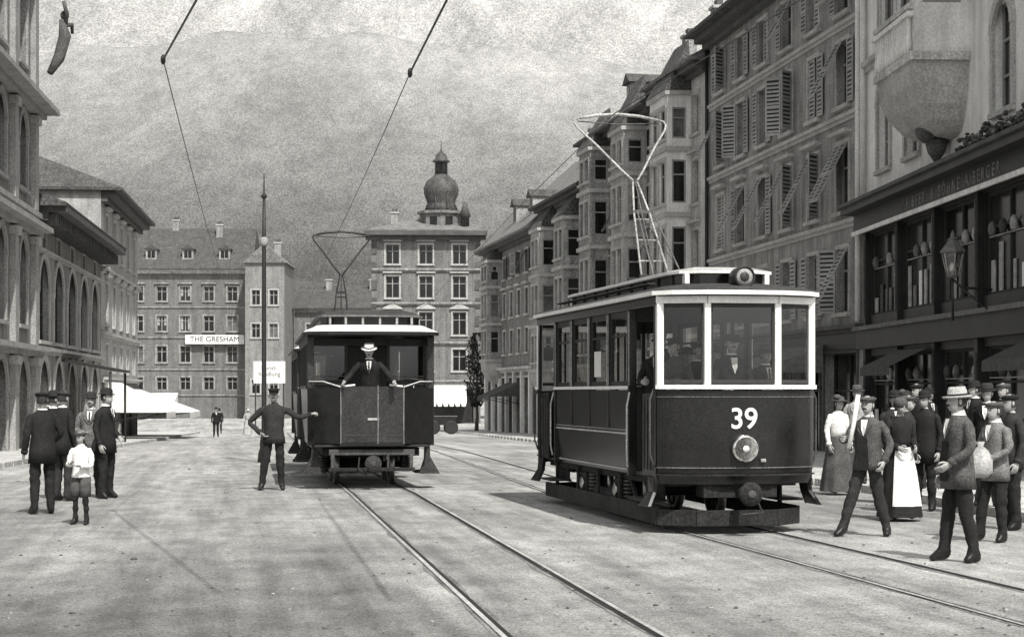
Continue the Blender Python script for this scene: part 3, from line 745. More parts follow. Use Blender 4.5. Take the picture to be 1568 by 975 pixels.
def truck(O,half_wb,r,xs=.73):
    P=O.p('truck')
    for y in(-half_wb,half_wb):
        for x in(-.52,.52): wheel(P,x,y,r)
        P.tube([(-.7,y,r),(.7,y,r)],.06,m_under)
        for x in(-xs,xs):
            P.box(x-.09,x+.09,y-.12,y+.12,r-.13,r+.15,m_plank);P.lathe([(.09,-.02),(.09,.03)],m_steel,n=10,M=Matrix.Translation((x+(.1 if x>0 else -.1),y,r))@Matrix.Rotation(math.radians(90),4,'Y'))
            for sg in(-1,1):
                P.tube([(x,y+sg*.26,.3),(x,y+sg*.26,.58)],.055,m_under,8)
                for k in range(5): P.lathe([(.075,0),(.075,.022)],m_suitG,(x,y+sg*.26,.32+k*.05),8)
            spring(P,x,y,.66,.95)
    for x in(-xs,xs):
        P.box(x-.03,x+.03,-half_wb-.75,half_wb+.75,.28,.34,m_suitM)
        P.beam((x,-half_wb+.2,.34),(x,half_wb-.2,.34),.05,.09,m_plank)
        P.beam((x,-half_wb-.7,.3),(x,-half_wb-.35,.62),.05,.05,m_plank);P.beam((x,half_wb+.7,.3),(x,half_wb+.35,.62),.05,.05,m_plank)
def bow(O,y,zb,zt,m=m_iron,md=None,back=0.0,sd=0.0,rr=.016):
    P=O.p('lyre_pantograph'); md=md or m
    def Y(z): return y-back*(z-zb)/(zt-zb)
    def X(z): return sd*(z-zb)/(zt-zb)
    P.box(-.4,.4,y-.35,y-.29,zb,zb+.06,m_iron);P.box(-.4,.4,y+.29,y+.35,zb,zb+.06,m_iron)
    zm=zb+1.0; zk=zt-.95
    for sx in(-1,1):
        P.tube([(sx*.2,y-.3,zb+.05),(X(zm)+sx*.11,Y(zm)-.10,zm),(X(zk)+sx*.03,Y(zk)-.02,zk)],rr,m,6)
        P.tube([(sx*.2,y+.3,zb+.05),(X(zm)+sx*.11,Y(zm)+.08,zm)],rr*.8,md,6)
        q=[(.03,zk),(.16,zk+.16),(.42,zk+.52),(.64,zt-.16),(.68,zt-.08),(.66,zt-.02),(.58,zt)]
        P.tube([(X(z)+sx*a,Y(z),z) for a,z in q],rr,m,8)
    for k in range(3):
        z=zb+.3+k*.3; w=.19-.03*k
        P.tube([(X(z)-w,Y(z)-.26+.05*k,z),(X(z)+w,Y(z)-.26+.05*k,z)],rr*.7,m,6)
    x0=X(zt);y0=Y(zt)
    P.tube([(x0-.58,y0,zt),(x0-.3,y0,zt+.05),(x0,y0,zt+.07),(x0+.3,y0,zt+.05),(x0+.58,y0,zt)],rr*1.4,m,8)
    P.tube([(x0-.6,y0-.04,zt-.04),(x0,y0-.04,zt-.07),(x0+.6,y0-.04,zt-.04)],rr*.6,md,6)
    P.box(X(zm)-.13,X(zm)+.13,Y(zm)-.13,Y(zm)-.08,zm-.02,zm+.03,md)
    P.tube([(0,y-.3,zb+.1),(X(zm),Y(zm)-.1,zm),(X(zk),Y(zk),zk)],rr*.6,md,6)
    P.tube([(0,y+1.0,zb+.03),(X(zm),Y(zm),zm-.1)],.006,m_iron,5)

xd=Vector((-.982,-.19)).normalized()
O=Obj('tram',(2.0,25.07,0),xd)
HW=.97;LY=3.45;LF=3.72
truck(O,.95,.40)
P=O.p('underframe')
P.box(-.8,.8,-3.3,3.3,.56,.68,m_under);P.box(-.45,.45,3.3,3.62,.44,.66,m_under);P.box(-.45,.45,-3.62,-3.3,.44,.66,m_under)
P.box(-.3,.3,-.6,.6,.3,.55,m_under)
for s in(1,-1):
    P.tube([(0,s*3.6,.5),(0,s*3.98,.5)],.06,m_under,10)
    T=Matrix.Translation((0,s*3.98,.5))@Matrix.Rotation(math.radians(-90*s),4,'X')
    P.lathe([(.06,-.03),(.135,-.01),(.145,.03),(.12,.06),(.05,.07)],m_under,n=18,M=T)
    P.lathe([(.05,.07),(.045,.085)],m_suitM,n=12,M=T)
    P.tube([(-.16,s*3.75,.42),(-.16,s*3.95,.28),(.1,s*3.95,.26)],.015,m_iron,6)
P=O.p('lifeguard_boards')
for x in(-.88,.88):
    P.box(x-.025,x+.025,-3.15,3.15,.10,.31,m_plank)
    for y in(-2.6,-1.2,0,1.2,2.6): P.box(x-.04*(1 if x>0 else -1)-.02,x-.04*(1 if x>0 else -1)+.02,y-.04,y+.04,.2,.62,m_under)
for s in(1,-1):
    for a,b in(((.88,3.15),(.5,3.48)),((.5,3.48),(-.5,3.48)),((-.5,3.48),(-.88,3.15))):
        P.beam((a[0],s*a[1],.19),(b[0],s*b[1],.19),.05,.19,m_under)
def planpts(k=0.0):
    q=[(HW,LY),(.93,3.50),(.85,3.555),(.68,3.635),(.43,3.72),(.22,3.745),(0,3.75)]
    q=q+[(-x,y) for x,y in q[:-1][::-1]]
    return [(x*(1+k/HW),y+k) for x,y in q]
for s in(1,-1):
    P=O.p('dash' if s>0 else 'dash_rear')
    def ring(z,k): return [(x,s*y,z) for x,y in planpts(k)]
    lv=[(.60,-.05),(.66,-.03),(.8,-.005),(1.2,0),(1.70,0)]
    vs=[];n=13
    for z,k in lv: vs+=ring(z,k)
    P.add(vs,[(j*n+i,j*n+i+1,(j+1)*n+i+1,(j+1)*n+i) if s<0 else (j*n+i+1,j*n+i,(j+1)*n+i,(j+1)*n+i+1) for j in range(len(lv)-1) for i in range(n-1)],m_paintD,True)
    vs=[];
    for z,k in((.66,-.05),(1.70,-.05)): vs+=ring(z,k)
    P.add(vs,[(i,i+1,n+i+1,n+i) for i in range(n-1)],m_wood,True)
    for z,h,k,mm in((.70,.02,.006,m_under),(.79,.010,.008,m_suitG),(1.62,.008,.008,m_suitG)):
        a=planpts(k-.01);b=planpts(k)
        for i in range(n-1):
            q=[(a[i][0],s*a[i][1]),(a[i+1][0],s*a[i+1][1]),(b[i+1][0],s*b[i+1][1]),(b[i][0],s*b[i][1])]
            O.p('lining').prism(q if s<0 else q[::-1],z,z+h,mm)
    a=planpts(-.05);b=planpts(.03)
    for i in range(n-1):
        q=[(a[i][0],s*a[i][1]),(a[i+1][0],s*a[i+1][1]),(b[i+1][0],s*b[i+1][1]),(b[i][0],s*b[i][1])]
        O.p('belt_rail').prism(q if s<0 else q[::-1],1.715,1.765,m_white)
    F=O.p('window_pillars')
    for x,y in((HW-.035,LY-.0),(-HW+.035,LY-.0)): F.box(x-.04,x+.04,s*(y-.045),s*(y+.04),1.765,2.72,m_white)
    for x in(.43,-.43): F.box(x-.038,x+.038,s*(LF-.07),s*(LF+.012),1.765,2.72,m_white)
    for a,b in(((HW,LY),(.43,LF)),((.43,LF),(-.43,LF)),((-.43,LF),(-HW,LY))):
        F.beam((a[0],s*(a[1]-.02),2.765),(b[0],s*(b[1]-.02),2.765),.08,.09,m_white)
        A=Vector((a[0],s*(a[1]-.03),0));B=Vector((b[0],s*(b[1]-.03),0));d=(B-A).normalized()
        A2=A+d*.055;B2=B-d*.055
        for z in(1.80,2.695): F.beam((A2.x,A2.y,z),(B2.x,B2.y,z),.035,.045,m_frameD)
        for c in(A2,B2): F.beam((c.x,c.y,1.78),(c.x,c.y,2.71),.03,.03,m_frameD)
        O.p('glass').quad((A2.x,A2.y,1.8),(B2.x,B2.y,1.8),(B2.x,B2.y,2.7),(A2.x,A2.y,2.7),GLASS)
    P=O.p('platforms');P.box(-.9,.9,s*2.1,s*3.42,.66,.70,m_wood)
    P.lathe([(.16,.7),(.16,1.5),(.18,1.53),(.18,1.58),(.05,1.6)],m_iron,(.28,s*3.4,0),12);P.box(.18,.42,s*3.38,s*3.41,1.61,1.64,m_chrome)
    P.tube([(-.3,s*3.45,.7),(-.3,s*3.45,1.75)],.02,m_chrome);P.lathe([(.17,0),(.19,.015),(.17,.03)],m_iron,(-.3,s*3.45,1.74),14)
    for x in(-1,1):
        P.box(x*.93,x*.97,s*3.30,s*3.40,.6,2.72,m_paintD)
        P.box(x*.92,x*.95,s*2.72,s*3.29,.68,1.66,m_paintD)
        for yy in(2.8,2.95,3.1,3.22): P.box(x*.95,x*.962,s*(yy-.01),s*(yy+.01),.75,1.6,m_suitM)
        P.tube([(x*1.0,s*2.2,.75),(x*1.02,s*2.24,.9),(x*1.02,s*2.24,1.5),(x*.98,s*2.22,1.68)],.014,m_lining,6)
        P.tube([(x*.98,s*3.36,.8),(x*1.03,s*3.36,.95),(x*1.03,s*3.36,1.6),(x*.98,s*3.36,1.72)],.014,m_suitM,6)
        P.box(x*.7,x*1.02,s*2.25,s*2.95,.36,.39,m_plank);P.box(x*.72,x*.75,s*2.25,s*2.95,.39,.66,m_under)
        vs=[(x*.97,s*3.02,.68),(x*.97,s*3.36,.68),(x*.99,s*3.34,.5),(x*1.08,s*3.42,.33),(x*1.08,s*3.0,.33),(x*.98,s*3.1,.5)]
        vs2=[(v[0]-x*.05,v[1],v[2]) for v in vs]
        P.add(vs+vs2,[(0,1,2,5),(5,2,3,4),(6,7,8,11),(11,8,9,10),(3,4,10,9),(0,5,11,6),(5,4,10,11),(1,2,8,7),(2,3,9,8)],m_paintD)
    Bk=O.p('bulkheads');y0,y1=s*2.13,s*2.17
    Bk.box(-.93,-.35,y0,y1,.7,1.75,m_wood);Bk.box(.35,.93,y0,y1,.7,1.75,m_wood)
    for x in(-.93,-.40,.35,.88): Bk.box(x,x+.05,y0,y1,1.75,2.75,m_wood)
    Bk.box(-.93,.93,y0,y1,2.55,2.75,m_wood)
    T=Matrix.Translation((0,s*3.75,1.02))@Matrix.Rotation(math.radians(-90*s),4,'X')
    H=O.p('headlight' if s>0 else 'headlight_rear')
    H.lathe([(.14,-.02),(.165,.0),(.165,.05),(.15,.09),(.135,.09)],m_chrome,n=24,M=T)
    H.lathe([(.135,.085),(.10,.05),(.05,.03),(.01,.02)],m_chrome,n=24,M=T)
    H.lathe([(.05,.02),(.06,.06),(.03,.10),(.005,.11)],m_lens,n=16,M=T)
    H.box(-.26,-.20,s*3.75,s*3.79,.86,.90,m_frame)
T=Matrix.Translation((-.02,3.66,3.03))@Matrix.Rotation(math.radians(-90),4,'X')
H=O.p('roof_lamp');H.lathe([(.12,-.18),(.13,.06),(.115,.08),(.105,.05)],m_iron,n=20,M=T);H.lathe([(.105,.06),(.08,.045),(.07,.05),(.005,.045)],m_frame,n=20,M=T);H.lathe([(.06,.05),(.055,.07),(.01,.075)],m_iron,n=16,M=T);H.box(-.05,.01,3.54,3.6,2.88,2.93,m_iron)
SY=2.15
for x in(-1,1):
    P=O.p('side_panels')
    prof=[(.90,.66),(.925,.85),(.955,1.15),(.965,1.4),(.965,1.70)]
    vs=[(x*a,-SY,z) for a,z in prof]+[(x*a,SY,z) for a,z in prof];n=5
    P.add(vs,[(i,i+1,n+i+1,n+i) for i in range(4)],m_paintD,True)
    P.quad((x*.86,-SY,.66),(x*.86,SY,.66),(x*.86,SY,1.7),(x*.86,-SY,1.7),m_wood)
    for y in(-SY,SY): P.box(x*.88,x*.985,y-.04,y+.04,.64,2.72,m_paintD)
    L_=O.p('lining')
    for z,xx,h in((1.15,.962,.022),(.70,.915,.018),(1.20,.966,.006)): L_.box(x*(xx-.01),x*(xx+.01),-SY+.05,SY-.05,z,z+h,m_lining)
    for k in range(5):
        y=-SY+k*SY/2
        L_.box(x*.965,x*.974,y-.03 if abs(y)<SY-.1 else y-.001,y+.03 if abs(y)<SY-.1 else y+.001,1.22,1.69,m_paintM)
    O.p('belt_rail').box(x*.90,x*1.0,-SY,SY,1.715,1.755,m_white)
    F=O.p('side_windows')
    for k in range(5):
        y=-SY+k*SY/2
        F.box(x*.90,x*.975,y-.045,y+.045,1.756,2.70,m_paintM)
        F.box(x*.976,x*.984,y-.045,y-.030,1.76,2.68,m_lining);F.box(x*.976,x*.984,y+.030,y+.045,1.76,2.68,m_lining)
    for k in range(4):
        y=-SY+k*SY/2+.05;y2=-SY+(k+1)*SY/2-.05
        F.box(x*.91,x*.95,y,y2,1.76,1.82,m_wood);F.box(x*.91,x*.95,y,y2,2.62,2.70,m_wood)
        F.box(x*.91,x*.95,y,y+.04,1.82,2.62,m_wood);F.box(x*.91,x*.95,y2-.04,y2,1.82,2.62,m_wood)
        F.box(x*.915,x*.945,y+.04,y2-.04,2.38,2.41,m_wood)
        O.p('glass').quad((x*.93,y,1.8),(x*.93,y2,1.8),(x*.93,y2,2.65),(x*.93,y,2.65),GLASS)
    O.p('window_header').box(x*.90,x*.985,-LY,LY,2.702,2.80,m_paintD)
    S=O.p('seats');S.box(x*.45,x*.85,-SY+.1,SY-.1,1.05,1.12,m_wood);S.box(x*.8,x*.85,-SY+.1,SY-.1,1.12,1.62,m_wood);S.box(x*.5,x*.54,-SY+.1,SY-.1,.7,1.05,m_wood)
O.p('poster').box(.952,.956,.25,.62,1.88,2.22,m_sign)
O.p('platforms').box(-.86,.86,-2.1,2.1,.68,.70,m_wood)
def roofplan(k,dy=0):
    q=[(HW,LY-.05),(.80,3.62),(.45,3.78),(0,3.82)]
    q=[(x+k*(x/HW),y+k+dy) for x,y in q]
    q=q+[(-x,y) for x,y in q[:-1][::-1]]
    return q+[(-x,-y) for x,y in q]
P=O.p('roof')
def polyring(pl,z): return [(x,y,z) for x,y in pl]
rp0=roofplan(.03);n=len(rp0)
P.prism(rp0[::1],2.802,2.815,m_wood)
P.prism(roofplan(.065),2.816,2.865,m_white)
lv=[(.06,2.866),(.03,2.895),(-.12,2.93),(-.35,2.965)]
vs=[]
for k,z in lv:
    vs+=polyring(roofplan(k),z)
P.add(vs,[(j*n+i,j*n+(i+1)%n,(j+1)*n+(i+1)%n,(j+1)*n+i) for j in range(3) for i in range(n)]+[tuple(3*n+i for i in range(n))],m_roofcvD,True)
P=O.p('clerestory')
cy=3.1
def cplan(k):
    q=[(.56+k,cy-.35),(.50+k*.9,cy-.1+k*.5),(.35,cy+.03+k),(0,cy+.07+k)]
    q=q+[(-x,y) for x,y in q[:-1][::-1]]
    return q+[(-x,-y) for x,y in q]
P.prism(cplan(0),2.92,3.10,m_glD)
P.prism(cplan(.02),2.92,2.975,m_white)
for i in range(9):
    y=-2.7+i*.675
    for x in(-1,1): P.box(x*.55,x*.585,y-.04,y+.04,2.975,3.10,m_paintM)
for x in(-.5,.5):
    for s in(1,-1): P.box(x-.03,x+.03,s*(cy-.1 if x else cy+.05),s*(cy+.02 if x else cy+.09),2.975,3.10,m_white)
P.prism(cplan(.09),3.101,3.135,m_white)
vs=[];n=len(cplan(0))
for k,z in((.085,3.136),(.0,3.16),(-.2,3.19)): vs+=polyring(cplan(k),z)
P.add(vs,[(j*n+i,j*n+(i+1)%n,(j+1)*n+(i+1)%n,(j+1)*n+i) for j in range(2) for i in range(n)]+[tuple(2*n+i for i in range(n))],m_roofcv,True)
for x in(-.8,.8): O.p('roof_boards').box(x-.05,x+.05,-2.6,2.6,2.99,3.01,m_plank)
bow(O,.2,3.19,5.60,m=m_pant,md=m_pantD,back=1.5,sd=.22)
tram=O.done(bevel=.006)
Mt=Matrix(((-1,0,0,0.0),(0,0,1,3.757),(0,1,0,1.36),(0,0,0,1)))
text(tram,'39',Mt,.34,m_white,offset=.004,ext=.004,name='fleet_number')

def old_tram(name,o,xd,panto=False):
    O=Obj(name,o,xd);hw=1.10;ly=3.12;lf=3.5;sy=2.2
    truck(O,.9,.38,.78)
    P=O.p('underframe');P.box(-.85,.85,-3.2,3.2,.62,.76,m_under)
    for s in(1,-1):
        P.box(-.75,.75,s*3.2,s*3.42,.64,.74,m_suitM)
        P.box(-.72,-.66,s*3.43,s*3.47,.42,.66,m_suitM);P.box(-.3,-.26,s*3.43,s*3.47,.42,.66,m_suitM);P.box(.66,.72,s*3.43,s*3.47,.42,.66,m_suitM)
        P.box(-.75,.75,s*3.43,s*3.49,.36,.42,m_under)
        P.tube([(.0,s*3.2,.5),(.0,s*3.75,.5)],.06,m_under)
        P.lathe([(.06,-.03),(.14,-.01),(.15,.03),(.05,.06)],m_plank,n=16,M=Matrix.Translation((.0,s*3.75,.5))@Matrix.Rotation(math.radians(-90*s),4,'X'))
        P.lathe([(.05,.06),(.04,.075)],m_suitM,n=12,M=Matrix.Translation((.0,s*3.75,.5))@Matrix.Rotation(math.radians(-90*s),4,'X'))
        P.tube([(.22,s*3.4,.6),(.25,s*3.6,.4),(.1,s*3.62,.3)],.015,m_iron)
        D=O.p('dash' if s>0 else 'dash_rear')
        D.box(-.55,.55,s*(lf-.05),s*lf,.86,1.84,m_paintM)
        for x in(-.55,-.1,.55): D.box(x-.012,x+.012,s*lf,s*(lf+.02),.84,1.86,m_suitG)
        D.box(-.12,.08,s*lf,s*(lf+.012),1.25,1.29,m_suitL)
        D.box(-.5,.5,s*lf,s*(lf+.008),.98,.99,m_suitM)
        D.box(-.57,.57,s*(lf-.06),s*(lf+.01),.80,.858,m_paintD)
        for x in(-1,1):
            D.beam((x*.56,s*(lf-.03),1.33),(x*hw,s*ly,1.33),.05,.98,m_paintD)
            D.beam((x*.58,s*(lf-.01),1.84),(x*.30,s*(lf-.01),1.87),.03,.03,m_white)
            D.tube([(x*.57,s*lf,1.84),(x*.85,s*3.35,1.93),(x*hw,s*ly,1.93)],.012,m_lining)
            D.box(x*(hw-.10),x*(hw+.02),s*(ly-.06),s*(ly+.02),.8,2.72,m_paintM)
            if panto: D.box(x*.53,x*.58,s*(lf-.08),s*(lf-.02),1.86,2.72,m_paintD)
            pl=[(x*1.04,.84),(x*1.05,.6),(x*1.22,.30),(x*.86,.30),(x*.95,.55),(x*.96,.84)]
            nn=len(pl)
            D.add([(a,s*3.12,z) for a,z in pl]+[(a,s*2.95,z) for a,z in pl],[tuple(range(nn)),tuple(range(nn,2*nn))]+[(i,(i+1)%nn,nn+(i+1)%nn,nn+i) for i in range(nn)],m_plank)
            D.box(x*.8,x*1.2,s*2.3,s*2.95,.30,.34,m_plank)
        Fp=O.p('platforms');Fp.box(-1.0,1.0,s*2.2,s*3.4,.78,.82,m_wood)
        Fp.tube([(-.75,s*3.2,.8),(-.75,s*3.2,1.95)],.02,m_chrome);Fp.lathe([(.16,0),(.18,.015),(.16,.03)],m_iron,(-.75,s*3.2,1.95),12)
        Bk=O.p('bulkheads');y0,y1=s*(sy-.04),s*sy
        Bk.box(-hw+.03,-.38,y0,y1,.8,1.95,m_paintM);Bk.box(.38,hw-.03,y0,y1,.8,1.95,m_paintM)
        for k in range(3): 
            for a,b in((-1.05,-.4),(.4,1.05)): Bk.box(a,b,s*(sy+.002),s*(sy+.02),1.88+k*.07,1.90+k*.07,m_suitG)
        for x in(-1.07,-.4,.36,1.02): Bk.box(x,x+.06,y0,s*(sy+.02),1.95,2.7,m_suitM)
        Bk.box(-1.07,1.07,y0,y1,2.58,2.72,m_paintM)
        O.p('glass').quad((-1.05,s*(sy-.02),1.96),(-.38,s*(sy-.02),1.96),(-.38,s*(sy-.02),2.58),(-1.05,s*(sy-.02),2.58),GLASS)
        O.p('glass').quad((.38,s*(sy-.02),1.96),(1.05,s*(sy-.02),1.96),(1.05,s*(sy-.02),2.58),(.38,s*(sy-.02),2.58),GLASS)
        Bk.box(-.36,.36,s*(sy-.03),s*(sy-.01),.82,2.57,m_wood)
    for x in(-1,1):
        P=O.p('side_panels');prof=[(hw-.08,.74),(hw-.03,1.2),(hw,1.8)]
        P.add([(x*a,-sy,z) for a,z in prof]+[(x*a,sy,z) for a,z in prof],[(i,i+1,4+i,3+i) for i in range(2)],m_paintD,True)
        P.box(x*(hw-.06),x*(hw+.02),-sy,sy,1.80,1.86,m_paintM);P.box(x*(hw-.03),x*(hw+.0),-sy,sy,1.25,1.27,m_lining)
        P.box(x*(hw-.06),x*(hw+.02),-3.1,3.1,2.62,2.74,m_paintM)
        for k in range(6):
            y=-sy+k*sy*2/5;P.box(x*(hw-.06),x*(hw+.01),y-.05,y+.05,1.862,2.618,m_paintM)
        O.p('glass').quad((x*(hw-.03),-sy,1.86),(x*(hw-.03),sy,1.86),(x*(hw-.03),sy,2.62),(x*(hw-.03),-sy,2.62),GLASS)
        O.p('seats').box(x*.5,x*.95,-2,2,1.15,1.22,m_wood)
        O.p('window_blinds').box(x*(hw-.07),x*(hw-.065),-sy+.06,sy-.06,2.0,2.6,m_wood)
    O.p('platforms').box(-1,1,-2.19,2.19,.765,.80,m_wood)
    def rpl(k):
        q=[(1.15,3.12),(1.06,3.42),(.75,3.58),(0,3.64)];q=[(x+k*(x/1.15),y+k) for x,y in q]
        q=q+[(-x,y) for x,y in q[:-1][::-1]];return q+[(-x,-y) for x,y in q]
    P=O.p('roof');n=len(rpl(0))
    P.prism(rpl(.05),2.741,2.80,m_paintD);vs=[]
    for k,z in((.045,2.801),(-.03,2.84),(-.12,2.88),(-.2,2.92)): vs+=polyring(rpl(k),z)
    P.add(vs,[(j*n+i,j*n+(i+1)%n,(j+1)*n+(i+1)%n,(j+1)*n+i) for j in range(3) for i in range(n)]+[tuple(3*n+i for i in range(n))],m_white,True)
    P=O.p('clerestory')
    def cp(k):
        q=[(.88+k,2.8),(.78+k,3.05+k),(.5,3.2+k),(0,3.25+k)];q=q+[(-x,y) for x,y in q[:-1][::-1]];return q+[(-x,-y) for x,y in q]
    P.prism(cp(0),2.93,3.07,m_glD);P.prism(cp(.07),3.071,3.10,m_suitG);n=len(cp(0));vs=[]
    for k,z in((.065,3.101),(-.1,3.16),(-.35,3.21)): vs+=polyring(cp(k),z)
    P.add(vs,[(j*n+i,j*n+(i+1)%n,(j+1)*n+(i+1)%n,(j+1)*n+i) for j in range(2) for i in range(n)]+[tuple(2*n+i for i in range(n))],m_roofcvD,True)
    for x in(-.72,-.45,-.15,.15,.45,.72):
        for s in(1,-1): P.box(x-.02,x+.02,s*3.0,s*(3.275-max(0,abs(x)-.4)*.35),2.935,3.068,m_frame)
    if panto: bow(O,0,3.22,5.6,m=m_iron,rr=.019)
    return O.done(bevel=.006)
xd2=Vector((-.99,-.139)).normalized()
old_tram('tram_trailer',(-2.93,35.45,G(35.4)),xd2)
old_tram('tram',(-4.08,43.7,G(43.7)),xd2,True)

# ---------------------------------------------------------------- people
def skinmesh(verts,radii,edges,levels=2):
    me=bpy.data.meshes.new('tmp');me.from_pydata(verts,edges,[]);ob=bpy.data.objects.new('tmp',me);scene.collection.objects.link(ob)
    md=ob.modifiers.new('s','SKIN');md.use_smooth_shade=True;md.branch_smoothing=.6
    sv=me.skin_vertices[0].data
    for i,r in enumerate(radii):
        sv[i].radius=r if isinstance(r,tuple) else (r,r); sv[i].use_root=(i==0)
    sb=ob.modifiers.new('ss','SUBSURF');sb.levels=levels;sb.render_levels=levels
    dg=bpy.context.evaluated_depsgraph_get();dg.update();ev=ob.evaluated_get(dg)
    m2=bpy.data.meshes.new_from_object(ev)
    vs=[v.co.copy() for v in m2.vertices];fs=[tuple(p.vertices) for p in m2.polygons]
    bpy.data.objects.remove(ob);bpy.data.meshes.remove(me);bpy.data.meshes.remove(m2)
    return vs,fs
def hand_template(curl):
    V=[];F=[]
    def addc(pts,rs,n=6):
        P=Part();P.tube(pts,rs,m_skin,n);o=len(V)
        V.extend(P.v);F.extend([tuple(i+o for i in f) for f in P.f])
    P=Part();P.loft([(0,0,.01,.02,.026),(0,0,-.02,.02,.032),(0,.0,-.055,.019,.041),(0,0,-.09,.015,.041),(0,0,-.098,.009,.036)],m_skin,10)
    V.extend(P.v);F.extend(P.f)
    for i,(y,l) in enumerate(((.030,.070),(.010,.080),(-.011,.074),(-.031,.058))):
        a=0;p=Vector((0,y,-.085));pts=[p.copy()]
        for k,fr in enumerate((.12,.42,.32,.24)):
            if k: a+=curl*(1.0+.15*i)
            p=p+Vector((-math.sin(a),y*.12 if k==0 else 0,-math.cos(a)))*l*fr*1.05;pts.append(p.copy())
        addc(pts,[.0095,.0095,.0088,.008,.006])
    addc([(-.004,.03,-.03),(-.014,.052,-.055),(-.022,.06,-.082),(-.026,.058,-.105)],[.013,.0115,.010,.007])
    return V,F
HT={'r':hand_template(.35),'g':hand_template(.95)}

